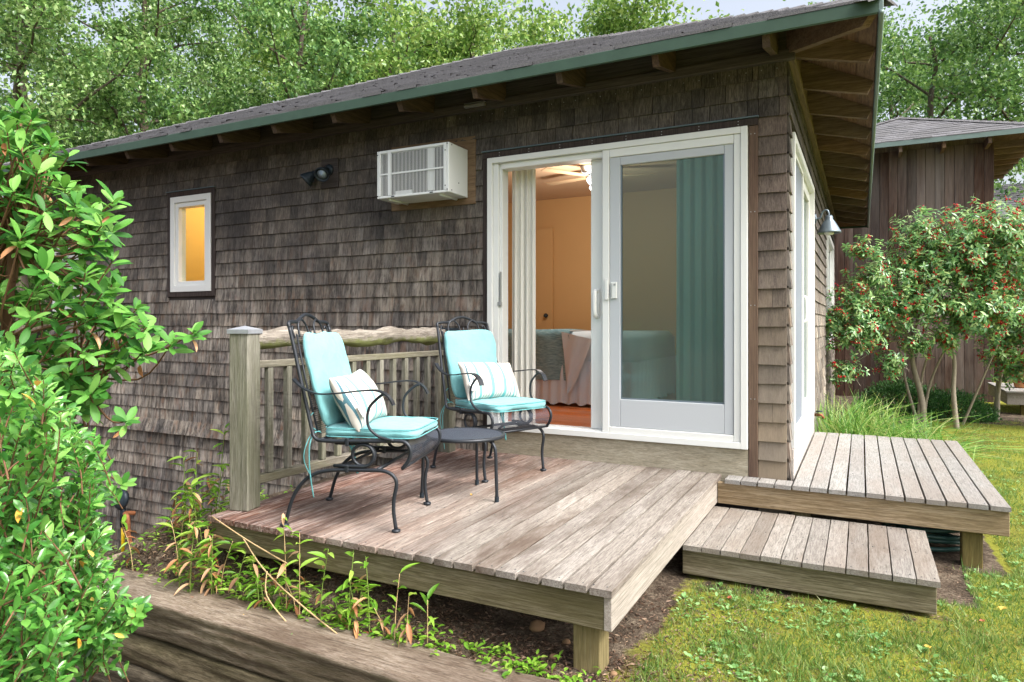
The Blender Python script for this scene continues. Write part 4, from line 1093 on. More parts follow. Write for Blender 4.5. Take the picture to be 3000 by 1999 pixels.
def make_chair(loc, rz, label, group):
    r = empty('patio_chair', (*loc, 0), rz); tag(r, label, 'chair', group)
    # local: x forward, y left, z up
    for s in (-1, 1):
        y = .25 * s
        path = [(-.284, .012), (-.275, .03), (-.251, .113), (-.22, .177), (-.173, .231), (-.111, .265), (-.037, .280), (.047, .284), (.139, .286), (.215, .286), (.258, .272), (.281, .245), (.283, .21), (.272, .158), (.270, .094), (.282, .012)]
        lg = MB().tube(spline([(x, y, z) for x, z in path], 4), .0095, 8).build('leg_frame', M['iron'], r, True)
        for fx in (-.284, .282):
            MB().lathe([(0, 0), (.019, 0), (.021, .004), (.021, .011), (.012, .015), (0, .015)], 16, c=(fx, y, 0)).build('foot_glide', M['iron'], lg, True)
        MB().cbox(.03, .048, y - .013, y + .013, .272, .308, .003).cbox(.03, .048, y - .013, y + .013, .398, .436, .003).build('clip', M['iron'], lg)
        # coil spring between base and seat rail
        sp_ = [(-.03, y, .302)]
        sp_ += [(.03, y, .302)]
        yo = y
        for i in range(29):
            a = -math.pi / 2 + i * (3 * math.pi) / 28
            sp_.append((.116 + .056 * math.cos(a), yo - s * .020 * (i / 28), .354 + .052 * math.sin(a)))
        sp_ += [(.03, y - s * .02, .407), (-.03, y - s * .018, .408)]
        MB().tube(sp_, .0085, 8).build('spring', M['iron'], r, True)
        # one continuous rail: back post, seat rail, front curl
        rp = [(-.275, .965), (-.245, .855), (-.206, .704), (-.170, .566), (-.143, .466), (-.128, .435), (-.095, .421), (.0, .420), (.15, .424), (.275, .429), (.318, .427), (.345, .407), (.354, .372), (.34, .333), (.313, .300)]
        yy = [.22, .225, .235, .24, .245] + [.25] * 10
        MB().tube(spline([(x, s * q_, z) for (x, z), q_ in zip(rp, yy)], 4), .0095, 8).build('side_rail', M['iron'], r, True)
        # second thinner inner back rail
        MB().tube([(-.248, s * .198, .93), (-.19, s * .21, .69), (-.128, s * .22, .46)], .005, 6).build('inner_rail', M['iron'], r, True)
        # arm : flat strap
        ap = [(-.232, .715), (-.205, .690), (-.17, .667), (-.116, .649), (-.071, .646), (.017, .653), (.105, .664), (.183, .669), (.222, .660), (.257, .637), (.279, .600)]
        pts = spline([(x, s * (.262 + .012 * math.sin((x + .2) * 4)), z) for x, z in ap], 4)
        b = MB(); W = [.017] * len(pts)
        vs = []
        for i, p in enumerate(pts):
            t_ = (pts[min(i + 1, len(pts) - 1)] - pts[max(i - 1, 0)]).normalized(); nrm = Vector((-t_.z, 0, t_.x)) * .0035
            e = .010 + .007 * min(1, abs(i - 14) / 20)
            for dy, dn in ((-e, -1), (e, -1), (e, 1), (-e, 1)): vs.append(p + Vector((0, dy, 0)) + nrm * dn)
        nn = len(pts)
        b.add(vs, [(i * 4 + k, i * 4 + (k + 1) % 4, i * 4 + 4 + (k + 1) % 4, i * 4 + 4 + k) for i in range(nn - 1) for k in range(4)] + [(0, 1, 2, 3), (nn * 4 - 1, nn * 4 - 2, nn * 4 - 3, nn * 4 - 4)])
        arm = b.build('armrest', M['iron'], r)
        sp2 = [(.238, .652), (.215, .645), (.185, .622), (.153, .586), (.142, .54), (.148, .497), (.171, .468), (.21, .444), (.272, .432)]
        MB().tube(spline([(x, s * .258, z) for x, z in sp2], 4), .007, 8).build('arm_support', M['iron'], arm, True)
    # top bar and scrolls
    tb = [(.22, -.275, .965), (.215, -.282, .985), (.17, -.284, .992), (.12, -.287, .994), (.06, -.292, 1.018), (0, -.296, 1.030)]
    full = [(x, y, z) for y, x, z in tb] + [(x, -y, z) for y, x, z in tb[-2::-1]]
    MB().tube(spline(full, 5), .0095, 8).build('top_rail', M['iron'], r, True)
    sc_ = MB()
    for s in (-1, 1):
        for c0, w0 in ((.085, .052),):
            arc = [(-.262 - .0 * 0, s * (c0 - w0), .92), (-.277, s * (c0 - w0 * .8), .975), (-.284, s * c0, 1.005), (-.277, s * (c0 + w0 * .8), .975), (-.262, s * (c0 + w0), .915)]
            sc_.tube(spline(arc, 5), .006, 6)
        sc_.tube(spline([(-.262, s * .19, .91), (-.272, s * .195, .95), (-.28, s * .182, .97), (-.278, s * .172, .955)], 4), .005, 6)
    sc_.tube([(-.27, 0, .92), (-.274, 0, .955)], .005, 6)
    sc_.build('back_scrolls', M['iron'], r, True)
    # cross members
    MB().tube([(.0, -.25, .292), (.0, .25, .292)], .009, 8).tube([(-.11, -.25, .42), (-.11, .25, .42)], .008, 8).tube([(.313, -.25, .300), (.313, .25, .300)], .008, 8).tube([(.19, -.25, .29), (.19, .25, .29)], .009, 8).build('cross_bars', M['iron'], r, True)
    # woven mesh: seat and front apron
    prof = [(-.10, .424), (.0, .418), (.14, .418), (.28, .424), (.325, .415), (.348, .38), (.345, .34), (.318, .306)]
    pr = [Vector((x, 0, z)) for x, z in prof]; pr = spline(pr, 5)
    b = MB(); nn = len(pr)
    for i in range(50):
        y = -.235 + .47 * i / 49; vs = []
        for p in pr: vs += [(p.x, y - .0016, p.z), (p.x, y + .0016, p.z)]
        b.add(vs, [(2 * k, 2 * k + 1, 2 * k + 3, 2 * k + 2) for k in range(nn - 1)])
    Ls = [0]
    for i in range(1, nn): Ls.append(Ls[-1] + (pr[i] - pr[i - 1]).length)
    tot = Ls[-1]; nrow = int(tot / .0085)
    for i in range(nrow):
        d_ = tot * i / nrow; k = max(j for j in range(nn) if Ls[j] <= d_); k = min(k, nn - 2); t_ = (d_ - Ls[k]) / max(1e-6, Ls[k + 1] - Ls[k]); p = pr[k].lerp(pr[k + 1], t_); p2 = pr[k].lerp(pr[k + 1], min(1, t_ + .0030 / max(1e-6, Ls[k + 1] - Ls[k])))
        b.add([(p.x + .001, -.235, p.z), (p.x + .001, .235, p.z), (p2.x + .001, .235, p2.z), (p2.x + .001, -.235, p2.z)], [(0, 1, 2, 3)])
    b.build('mesh_seat', M['mesh_iron'], r, kind='stuff', fix=False)
    b = MB()
    for i in range(40):
        y = -.215 + .43 * i / 39; b.add([(-.130, y, .44), (-.130, y + .003, .44), (-.255, y + .003, .925), (-.255, y, .925)], [(0, 1, 2, 3)])
    for i in range(50):
        t_ = i / 49; x = -.130 - .125 * t_; z = .44 + .485 * t_; b.add([(x, -.215, z), (x, .215, z), (x - .0008, .215, z + .003), (x - .0008, -.215, z + .003)], [(0, 1, 2, 3)])
    b.build('mesh_back', M['iron'], r, kind='stuff', fix=False)
    return r

def make_cushions(loc, rz, label, group, seed):
    r = empty('chair_cushion', (*loc, .43), rz); tag(r, label, 'cushion', group)
    V, F = cushion_shape(.445, .47, .052, 9, 3, 28, .25)
    V = deform(V, seed, .010, 9)
    seat = MB().add([(y + .130, x, z + .026) for x, y, z in V], F).build('seat_pad', M['teal'], r, True)
    V, F = cushion_shape(.43, .475, .055, 8, 2.6, 28, .45)
    V = deform(V, seed + 5, .012, 8)
    # tilt back: local up along the backrest
    ux, uz = -.249, .968   # direction up the back
    nx_, nz_ = .968, .249
    bv = []
    for x, y, z in V:
        u = y + .24; q_ = z + .035
        bv.append((-.130 + ux * u + nx_ * q_, x, .035 + uz * u + nz_ * q_))
    MB().add(bv, F).build('back_pad', M['teal'], r, True)
    # piping around the seat
    for zz in (.006, .046):
        pts = []
        for i in range(60):
            a = 2 * math.pi * i / 60; c, s = math.cos(a), math.sin(a); px = 9
            l_ = (abs(c) ** px + abs(s) ** px) ** (1 / px); pts.append((.130 + .236 * c / l_, .2235 * s / l_, zz))
        MB().tube(pts + [pts[0]], .0028, 5, False).build('piping', M['teal_dark'], seat, True)
    for s in (-1, 1):
        for q_, L in enumerate((.24, .13)):
            pts = spline([(-.115, s * .215, .03), (-.14 - .01 * q_, s * .235, .02), (-.15 - .02 * q_, s * .262, -.04), (-.145 - .03 * q_, s * .266, -.04 - L * .5), (-.125 - .02 * q_, s * .268, -.04 - L)], 5)
            MB().tube(pts, .007, 6, flat=(.25, 1)).build('tie', M['teal_dark'], r, True)
    MB().tube(spline([(-.12, -.2, .02), (-.15, -.23, .05), (-.165, -.235, .09), (-.15, -.22, .12)], 5), .006, 6, flat=(.4, 1)).build('tie', M['teal_dark'], r, True)
    return r

def make_pillow(loc, M4, w_, h_, label, seed, group):
    V, F = cushion_shape(w_, h_, .15, 2, 2, 34, .15, corner=.42)
    V = deform(V, seed, .010, 6)
    # pull edges in so the corners stay pointed
    V2 = []
    for x, y, z in V:
        u, v = x / (w_ / 2), y / (h_ / 2)
        x *= 1 - .07 * (1 - v * v) * abs(u) ** 3; y *= 1 - .09 * (1 - u * u) * abs(v) ** 3
        V2.append((x, y, z))
    o = MB().add(V2, F).build('throw_pillow', M['stripe'], None, True)
    o.matrix_world = M4; tag(o, label, 'pillow', group)
    t = MB().cbox(-w_ / 2 + .01, -w_ / 2 + .045, -h_ / 2 + .05, -h_ / 2 + .11, .045, .048, .001).build('care_tag', M['white_tag'], o)
    return o
C1, A1 = (-1.877, -1.857), math.atan2(.297, .955)
C2, A2 = (-1.83, -.595), math.atan2(-.37, .929)
make_chair(C1, A1, 'near black wrought-iron spring chair beside the railing post', 'wrought iron patio chairs')
make_chair(C2, A2, 'far black wrought-iron spring chair against the open sliding door', 'wrought iron patio chairs')
make_cushions(C1, A1, 'aqua seat and back cushion on the near chair by the post', 'aqua chair cushions', 1)
make_cushions(C2, A2, 'aqua seat and back cushion on the far chair by the open door', 'aqua chair cushions', 9)
def pillow_matrix(C, A, f, l, z, lean, yaw, roll):
    base = Matrix.Translation((C[0], C[1], 0)) @ Matrix.Rotation(A, 4, 'Z') @ Matrix.Translation((f, l, z))
    # pillow local x -> chair left(-) , y -> up, z -> forward
    B = Matrix(((0, 0, 1, 0), (1, 0, 0, 0), (0, 1, 0, 0), (0, 0, 0, 1)))
    return base @ Matrix.Rotation(yaw, 4, 'Z') @ Matrix.Rotation(-lean, 4, 'Y') @ B @ Matrix.Rotation(roll, 4, 'Z')
make_pillow(C1, pillow_matrix(C1, A1, .005, -.02, .60, rad(30), rad(2), rad(3)), .44, .29, 'striped cream and aqua lumbar pillow on the near chair', 3, 'striped pillows')
make_pillow(C2, pillow_matrix(C2, A2, .02, .0, .60, rad(26), rad(2), rad(-2)), .46, .27, 'striped cream and aqua lumbar pillow on the far chair', 6, 'striped pillows')

# side table
TC = (-1.612, -1.252)
tbl = empty('side_table', (*TC, 0)); tag(tbl, 'small round black mesh side table between the two chairs', 'table')
b = MB(); N = 48
rr = .222
for i in range(-N // 2, N // 2 + 1):
    y = i / (N / 2) * rr * .985; h_ = math.sqrt(max(rr * rr - y * y, 0))
    if h_ < .02: continue
    b.box(-h_, h_, y - .0024, y + .0024, .345, .3475); b.box(y - .0016, y + .0016, -h_, h_, .3476, .3492)
b.build('mesh_top', M['mesh_iron'], tbl, kind='stuff', fix=False)
pts = [(rr * math.cos(a), rr * math.sin(a), .342) for a in lin(0, 2 * math.pi, 49)]
MB().tube(pts, .011, 8, False).build('rim', M['iron'], tbl, True)
for a in (math.atan2(-1.319 - TC[1], -1.357 - TC[0]), math.atan2(-1.001 - TC[1], -1.676 - TC[0]) , math.atan2(-1.437 - TC[1], -1.804 - TC[0])):
    c, s = math.cos(a), math.sin(a)
    lp = [(.0, .333), (.12, .333), (.19, .33), (.225, .31), (.24, .27), (.245, .15), (.25, .02)]
    L = MB().tube(spline([(x * c, x * s, z) for x, z in lp], 5), .0095, 8).build('leg', M['iron'], tbl, True)
    MB().lathe([(0, 0), (.0125, 0), (.0125, .028), (.0, .028)], 12, c=(.25 * c, .25 * s, 0)).build('foot_cap', M['dark_metal'], L)

# ------------------------------------------------------------------ neighbouring buildings
nb = empty('neighbour_house', (1.2, 11.4, -.36)); tag(nb, 'brown vertical-board house with grey hip roof behind the berry trees', 'house')
og = tuple(nb.location)
NX0, NX1, NY0, ND = -.3, 2.446, 9.6, 3.3
for i in range(19):
    wx = (NX1 - NX0) / 19; x0 = NX0 + i * wx
    MB(og).cbox(x0, x0 + wx - .006, NY0 - R.uniform(0, .006), NY0 + .03, -.4, 4.12, .003).build('board', M['boards'], nb)
MB(og).box(NX0, NX1 - .001, NY0 + .031, NY0 + ND, -.4, 4.3).build('wall', M['boards_far'], nb)
hx = (3.08 + .93) / 2; ncx = 3.08 - hx; ncy = 9.1 + hx
def offs(o, og): 
    return o
b0 = len(bpy.data.objects)
o = hip_roof(nb, ncx - og[0], ncy - og[1], hx + .02, 4.18 - og[2], 5.10 - og[2], M['roof'], .16, .014)
o = roof_deck(nb, ncx - og[0], ncy - og[1], hx, 4.175 - og[2], 5.09 - og[2], M['soffit'])
MB(og).box(ncx - hx, 3.08, 9.08, 9.1, 4.10, 4.18).box(3.08, 3.10, 9.08, ncy + hx, 4.10, 4.18).build('fascia', M['gutter'], nb)
for i in range(7): MB(og).box(-.3 + i * .65, -.25 + i * .65, 9.14, 9.6, 4.0, 4.14).build('rafter', M['rafter'], nb)
for i in range(7): MB(og).box(2.45, 3.05, 9.7 + i * .5, 9.75 + i * .5, 4.02, 4.14).build('rafter', M['rafter'], nb)
b = MB(og)
for sx in (-1, 1):
    for i in range(22):
        p0 = Vector((ncx + sx * (hx + .02), 9.08, 4.20)).lerp(Vector((ncx, ncy, 5.13)), i / 22); p1 = Vector((ncx + sx * (hx + .02), 9.08, 4.20)).lerp(Vector((ncx, ncy, 5.125)), (i + 1.3) / 22)
        d = (p1 - p0).normalized(); s = d.cross(Vector((0, 0, 1))).normalized() * .09; dn = Vector((0, 0, -.025)); up = Vector((0, 0, .02))
        b.add([p0 - s + dn, p0 + up, p0 + s + dn, p1 - s + dn, p1, p1 + s + dn], [(0, 1, 4, 3), (1, 2, 5, 4), (0, 2, 1)])
b.build('hip_caps', M['roof'], nb, kind='stuff', fix=False)
nd = empty('neighbour_deck', (2.4, 7.9, -.36)); tag(nd, 'low grey deck at the foot of the neighbouring house at the right edge', 'deck'); og = tuple(nd.location)
for i in range(13): MB(og).cbox(2.30, 5.2, 7.60 + i * .13, 7.72 + i * .13, -.03, 0, .003).build('plank', M['deck_grey'], nd)
MB(og).cbox(2.32, 5.18, 7.62, 7.65, -.2, -.031, .003).cbox(2.32, 2.35, 7.66, 9.3, -.2, -.031, .003).build('rim_board', M['rim_y'], nd)
for x in (2.5, 3.8, 5.0): MB(og).box(x, x + .09, 7.7, 7.79, -.45, -.201).build('post', M['post_dark'], nd)
pt = MB((2.62, 8.3, 0)).lathe([(0, 0), (.09, 0), (.11, .02), (.14, .26), (.155, .27), (.155, .30), (.13, .30), (.12, .27), (0, .26)], 20, c=(2.62, 8.3, 0)).build('planter', M['terracotta'], None, True)
pt.location = (2.62, 8.3, 0.001); tag(pt, 'tan clay pot standing on the neighbouring deck', 'pot')
ob = empty('outbuilding', (5.5, 16, -.36)); tag(ob, 'low outbuilding with pale grey shingle roof far right behind the house', 'outbuilding'); og = tuple(ob.location)
MB(og).box(3.4, 9.5, 14.6, 18.6, -.4, 3.3).build('wall', M['boards_far'], ob)
b = MB(og)
for i in range(16):
    y0 = 14.2 + i * .14; z0 = 3.35 + i * .072
    x = 3.0
    while x < 10: 
        x1 = x + R.uniform(.2, .4); b.add([(x, y0, z0), (x1, y0, z0), (x1, y0, z0 + .02), (x, y0, z0 + .02), (x, y0 + .18, z0 + .092), (x1, y0 + .18, z0 + .092)], [(0, 1, 2, 3), (3, 2, 5, 4)]); x = x1
b.build('roof_shingles', M['roof'], ob, kind='stuff', fix=False)
MB(og).add([(3, 14.2, 3.34), (10, 14.2, 3.34), (10, 16.45, 4.5), (3, 16.45, 4.5), (3, 18.7, 3.34), (10, 18.7, 3.34)], [(0, 1, 2, 3), (3, 2, 5, 4), (0, 3, 4), (1, 5, 2), (0, 4, 5, 1)]).build('roof', M['roof'], ob)

# ------------------------------------------------------------------ foliage tools
def fine_leaf(n=4, belly=.5, fold=.18, curl=.15, blunt=1.0):
    """leaf along +X length 1, width 1 (unit half .5), normal +Z; returns V,F"""
    V = [(0, 0, 0)]; F = []
    for i in range(1, n):
        t_ = i / n; w_ = .5 * math.sin(math.pi * t_ ** belly) ** (.8 * blunt); z = -curl * t_ * t_
        V += [(t_, -w_, z + fold * w_), (t_, 0, z), (t_, w_, z + fold * w_)]
    V.append((1, 0, -curl)); L = len(V) - 1
    F += [(0, 1, 2, 2), (0, 2, 3, 3)]
    for i in range(n - 2):
        a = 1 + 3 * i; F += [(a, a + 3, a + 4, a + 1), (a + 1, a + 4, a + 5, a + 2)]
    a = 1 + 3 * (n - 2); F += [(a, L, a + 1, a + 1), (a + 1, L, a + 2, a + 2)]
    return np.array(V, float), F
def leaf_mesh(name, mat, V, F):
    me = bpy.data.meshes.new(name); me.from_pydata([tuple(v) for v in V], [], [tuple(dict.fromkeys(f)) for f in F])
    me.polygons.foreach_set('use_smooth', [True] * len(me.polygons)); me.materials.append(mat); return me
def frames(D, N_):
    D = D / np.linalg.norm(D, axis=1, keepdims=True)
    Y = np.cross(N_, D); Y /= np.linalg.norm(Y, axis=1, keepdims=True) + 1e-9
    Z = np.cross(D, Y); return D, Y, Z
def scatter(name, P, D, N_, L, W, tmpl, mat, parent, org=(0, 0, 0), kind='stuff', maxobj=0, piece='leaf', camsort=True):
    """many leaves: the largest in view as objects, the rest as one mesh"""
    V, F = tmpl; P = np.asarray(P, float); D = np.asarray(D, float); N_ = np.asarray(N_, float); L = np.asarray(L, float); W = np.asarray(W, float)
    D, Y, Z = frames(D, N_)
    idx = np.arange(len(P))
    if maxobj:
        dist = np.linalg.norm(P - np.array(CAMP), axis=1); idx = np.argsort(dist / L)
        me = leaf_mesh(piece, mat, V, F)
        for i in idx[:maxobj]:
            mt = Matrix(((D[i, 0] * L[i], Y[i, 0] * W[i], Z[i, 0] * L[i], P[i, 0] - org[0]), (D[i, 1] * L[i], Y[i, 1] * W[i], Z[i, 1] * L[i], P[i, 1] - org[1]), (D[i, 2] * L[i], Y[i, 2] * W[i], Z[i, 2] * L[i], P[i, 2] - org[2]), (0, 0, 0, 1)))
            link(piece, me, parent, None, mt)
        idx = idx[maxobj:]
        if not len(idx): return
    n = len(idx)
    VV = (V[None, :, 0, None] * (D * L[:, None])[idx][:, None, :] + V[None, :, 1, None] * (Y * W[:, None])[idx][:, None, :] + V[None, :, 2, None] * (Z * L[:, None])[idx][:, None, :]) + P[idx][:, None, :] - np.array(org)
    # faces -> tris
    T_ = []
    for f in F:
        f = list(dict.fromkeys(f))
        T_.append((f[0], f[1], f[2]))
        if len(f) == 4: T_.append((f[0], f[2], f[3]))
    T_ = np.array(T_); FF = (T_[None] + (np.arange(n) * len(V))[:, None, None]).reshape(-1, 3)
    return np_mesh(name, VV.reshape(-1, 3), FF, mat, parent, kind, True)
RH = (np.array([(0, 0, 0), (.5, -.5, .08), (1, 0, -.1), (.5, .5, .08)], float), [(0, 1, 2, 3)])
def unit(n): 
    v = NR.normal(size=(n, 3)); return v / np.linalg.norm(v, axis=1, keepdims=True)
def ray(px, py, d):
    u = (px - 1500) / 2000; v = (950 - py) / 2000
    return np.array((CAMP[0] + d * (CF * u - SF), CAMP[1] + d * (SF * u + CF), CAMP[2] + d * v))

# ------------------------------------------------------------------ woodland trees behind
def tree_proto(seed, mat, H=11, R0=3.0, nleaf=15000, zc=.62, leafL=.15, trunk_r=.16, bark='bark'):
    r = random.Random(seed); nr = np.random.RandomState(seed)
    tb = MB(); tips = []
    p = Vector((0, 0, -.2)); pts = [p.copy()]; rs = [trunk_r * 1.25]; lean = Vector((r.uniform(-.06, .06), r.uniform(-.06, .06), 1))
    n = 12
    for i in range(n):
        p = p + lean * (H * .85 / n) + Vector((r.uniform(-.1, .1), r.uniform(-.1, .1), 0)); pts.append(p.copy()); rs.append(trunk_r * (1 - .8 * (i + 1) / n))
    tb.tube(spline(pts, 2), [rs[min(int(i / 2), n)] for i in range(2 * n + 1)], 8)
    lb = MB()
    for k in range(17):
        t_ = .22 + .76 * k / 16; i0 = int(t_ * n); q = pts[i0]; a = k * 2.4 + r.uniform(-.5, .5)
        ln = R0 * (1.1 - .65 * abs(t_ - .45)) * r.uniform(.75, 1.1); d = Vector((math.cos(a), math.sin(a), r.uniform(.15, .7)))
        c = q.copy(); cp = [c.copy()]; rr = [rs[i0] * .62]
        for j in range(5):
            c = c + d * (ln / 5) + Vector((r.uniform(-.16, .16), r.uniform(-.16, .16), r.uniform(-.08, .16))); cp.append(c.copy()); rr.append(rs[i0] * .62 * (1 - .17 * (j + 1)))
            if j >= 1:
                for w_ in range(2):
                    e = c + Vector((r.uniform(-1, 1), r.uniform(-1, 1), r.uniform(-.3, .7))) * .75; mid = (c + e) / 2 + Vector((r.uniform(-.1, .1),) * 3)
                    lb.tube([c, mid, e], [rr[-1] * .55, rr[-1] * .4, .008], 4, False); tips.append(e); tips.append(mid)
        lb.tube(cp, rr, 6, False); tips.append(c)
    tips += [pts[-1], pts[-1] + Vector((0, 0, .6))]
    tips = np.array([tuple(t_) for t_ in tips]); ci = nr.randint(len(tips), size=nleaf)
    sz = nr.uniform(.18, .46, size=len(tips))
    g = nr.normal(size=(nleaf, 3)) * np.array([1, 1, .55])
    P = tips[ci] + g * sz[ci][:, None] * .8
    D = nr.normal(size=(nleaf, 3)) + np.array([0, 0, -.5]); N_ = nr.normal(size=(nleaf, 3)) * .6 + np.array([0, 0, 1])
    L = nr.uniform(.7, 1.25, nleaf) * leafL
    return tb, lb, (P, D, N_, L, L * .62)
protos = []
def build_tree(name, seed, mat, **kw):
    root = empty(name)
    tb, lb, lv = tree_proto(seed, mat, **kw)
    tb.build('trunk', M['bark'], root, True, fix=False); lb.build('branches', M['bark'], root, True, fix=False)
    scatter('crown', lv[0], lv[1], lv[2], lv[3], lv[4], RH, mat, root)
    return root
def copy_tree(o, parent=None):
    c = o.copy(); col.objects.link(c); c.parent = parent
    for ch in list(o.children): copy_tree(ch, c)
    return c
tp = [build_tree('oak_tree', 3, M['oak_c'], H=12, nleaf=25000, trunk_r=.22, leafL=.115), build_tree('oak_tree', 5, M['oak_b'], H=9.5, R0=2.8, nleaf=23000, leafL=.115), build_tree('oak_tree', 8, M['oak_a'], H=12, R0=3.2, nleaf=25000, trunk_r=.2, leafL=.115), build_tree('locust_tree', 12, M['oak_a'], H=9.0, R0=2.7, nleaf=22000, leafL=.10)]
# (proto, px, depth, rotation, scale, label)
TL = [(0, 80, 15.5, .3, 1.0, 'tall oak with thick grey trunk at the far left above the shrubs'),
      (0, 430, 18.5, 1.9, 1.08, 'oak with forked bare limbs left of the cottage roof peak'),
      (2, 800, 17.5, 4.0, 1.0, 'blue-green oak crown rising over the left half of the roof'),
      (1, 1120, 19, .9, 1.3, 'yellow-green oak crown directly behind the roof peak'),
      (1, 1420, 20, 2.7, 1.28, 'bright yellow-green oak just right of the roof peak'),
      (1, 1750, 21, 5.1, 1.3, 'sunny oak crown above the sliding door roof line'),
      (1, 2150, 20, 3.6, 1.25, 'yellowish oak peeping over the right end of the roof edge'),
      (3, 2790, 21, 1.2, 1.42, 'leafy green tree behind the neighbouring hip roof'),
      (3, 3060, 19.5, 3.3, 1.5, 'feathery tree at the right edge beyond the outbuilding'),
      (2, -120, 20, 2.2, 1.1, 'dark oak partly outside the left edge of the view'),
      (2, 250, 24, 5.5, 1.15, 'back-row oak between the two left trunks'),
      (0, 640, 25, 3.1, 1.12, 'back-row oak seen between forked limbs and blue-green crown'),
      (1, 980, 26, 4.4, 1.6, 'back-row yellow-green oak left of the roof peak'),
      (2, 1290, 28, .2, 1.3, 'back-row oak directly behind the roof peak'),
      (0, 1600, 28, 1.5, 1.18, 'back-row oak with sky gaps over the middle roof edge'),
      (1, 1950, 28, 2.0, 1.5, 'back-row oak above the right middle of the roof'),
      (2, 2330, 27, 3.9, 1.12, 'back-row oak at the top near the roof corner'),
      (3, 2590, 27, 4.9, 1.6, 'back-row leafy tree right of the roof corner'),
      (2, 2880, 30, .8, 1.4, 'back-row tree between the two right-hand trees'),
      (0, 60, 30, 1.1, 1.35, 'back-row oak directly behind the tall far-left oak'),
      (2, 470, 31, 2.3, 1.35, 'back-row oak filling behind the forked bare limbs'),
      (0, 830, 31, 5.3, 1.3, 'back-row oak behind the blue-green crown')]
used = set()
for pi_, px, d_, rz, s_, lab in TL:
    q = ray(px, 950, d_)
    if pi_ in used: o = copy_tree(tp[pi_])
    else: o = tp[pi_]; used.add(pi_)
    o.location = (q[0], q[1], -.8); o.rotation_euler = (0, 0, rz); o.scale = (s_,) * 3
    tag(o, lab, 'tree', 'woodland trees behind the cottage')
# distant treeline mass closing the low gaps
nl = 26000; px = NR.uniform(-700, 3600, nl); dd = NR.uniform(36, 44, nl); Pt = np.array([ray(a, 950, b_) for a, b_ in zip(px, dd)])
prof_ = 6.2 + 1.6 * np.sin(px * .004) + 1.1 * np.sin(px * .011 + 1)
Pt[:, 2] = -1 + prof_ * np.sqrt(NR.uniform(0, 1, nl)) + NR.normal(size=nl) * .35
scatter('distant_treeline', Pt, unit(nl), unit(nl) + [0, 0, .7], NR.uniform(.28, .5, nl), NR.uniform(.22, .35, nl), RH, M['oak_a'], None)
tag(bpy.data.objects['distant_treeline'], 'dense green woodland mass far behind the oaks', 'treeline', None, 'stuff')

# ------------------------------------------------------------------ rhododendron (left)
def inpoly(x, y, poly):
    c = False; j = len(poly) - 1
    for i in range(len(poly)):
        xi, yi = poly[i]; xj, yj = poly[j]
        if (yi > y) != (yj > y) and x < (xj - xi) * (y - yi) / (yj - yi) + xi: c = not c
        j = i
    return c
rb = empty('rhododendron_bush', (-3.0, -2.75, -1.45)); tag(rb, 'tall rhododendron with large oval leaves reaching in from the left edge', 'bush'); og = tuple(rb.location)
poly = [(-500, 330), (-100, 330), (0, 330), (60, 330), (150, 430), (200, 520), (330, 600), (330, 690), (300, 760), (330, 800), (350, 900), (430, 950), (480, 1010), (400, 1080), (300, 1120), (250, 1260), (100, 1330), (-500, 1330)]
tipsR = [(45, 330, 2.9), (95, 345, 2.9), (150, 420, 2.9), (190, 545, 2.9), (335, 590, 2.9), (130, 620, 2.8), (225, 600, 2.85), (330, 680, 2.9), (275, 720, 2.85), (330, 765, 2.9), (60, 700, 2.7), (130, 790, 2.7), (300, 860, 2.9), (260, 930, 2.85), (400, 905, 2.95), (350, 960, 2.9), (567, 975, 2.95), (500, 1010, 2.95), (420, 1030, 2.9), (290, 1130, 2.9), (370, 1235, 2.8), (357, 1420, 2.6), (60, 440, 2.8), (110, 500, 2.8), (20, 380, 2.8), (40, 560, 2.75), (270, 640, 2.95), (200, 460, 2.95), (430, 960, 2.9), (250, 800, 2.8), (180, 880, 2.8), (90, 930, 2.7), (170, 980, 2.8), (240, 1030, 2.8), (120, 1100, 2.8)]
whorls = [ray(*t_) for t_ in tipsR]; ntip = len(whorls)
while len(whorls) < 520:
    x, y = R.uniform(-450, 560), R.uniform(330, 1330)
    if inpoly(x, y, poly): whorls.append(ray(x, y, R.uniform(2.85, 3.7) if x > -50 else R.uniform(2.7, 3.6)))
trunkp = np.array([-3.25, -2.95, -1.4]); br = MB(og)
knots = [np.array([-3.3, -2.9, .1]), np.array([-3.1, -3.0, .6]), np.array([-2.95, -3.0, .9]), np.array([-3.0, -2.9, 1.4]), np.array([-2.9, -2.7, .75])]
for kx in knots: br.tube(spline([tuple(trunkp), tuple(trunkp * .5 + kx * .5 + NR.normal(size=3) * .06), tuple(kx)], 5), .02, 6)
P, D, Nn, L, W = [], [], [], [], []
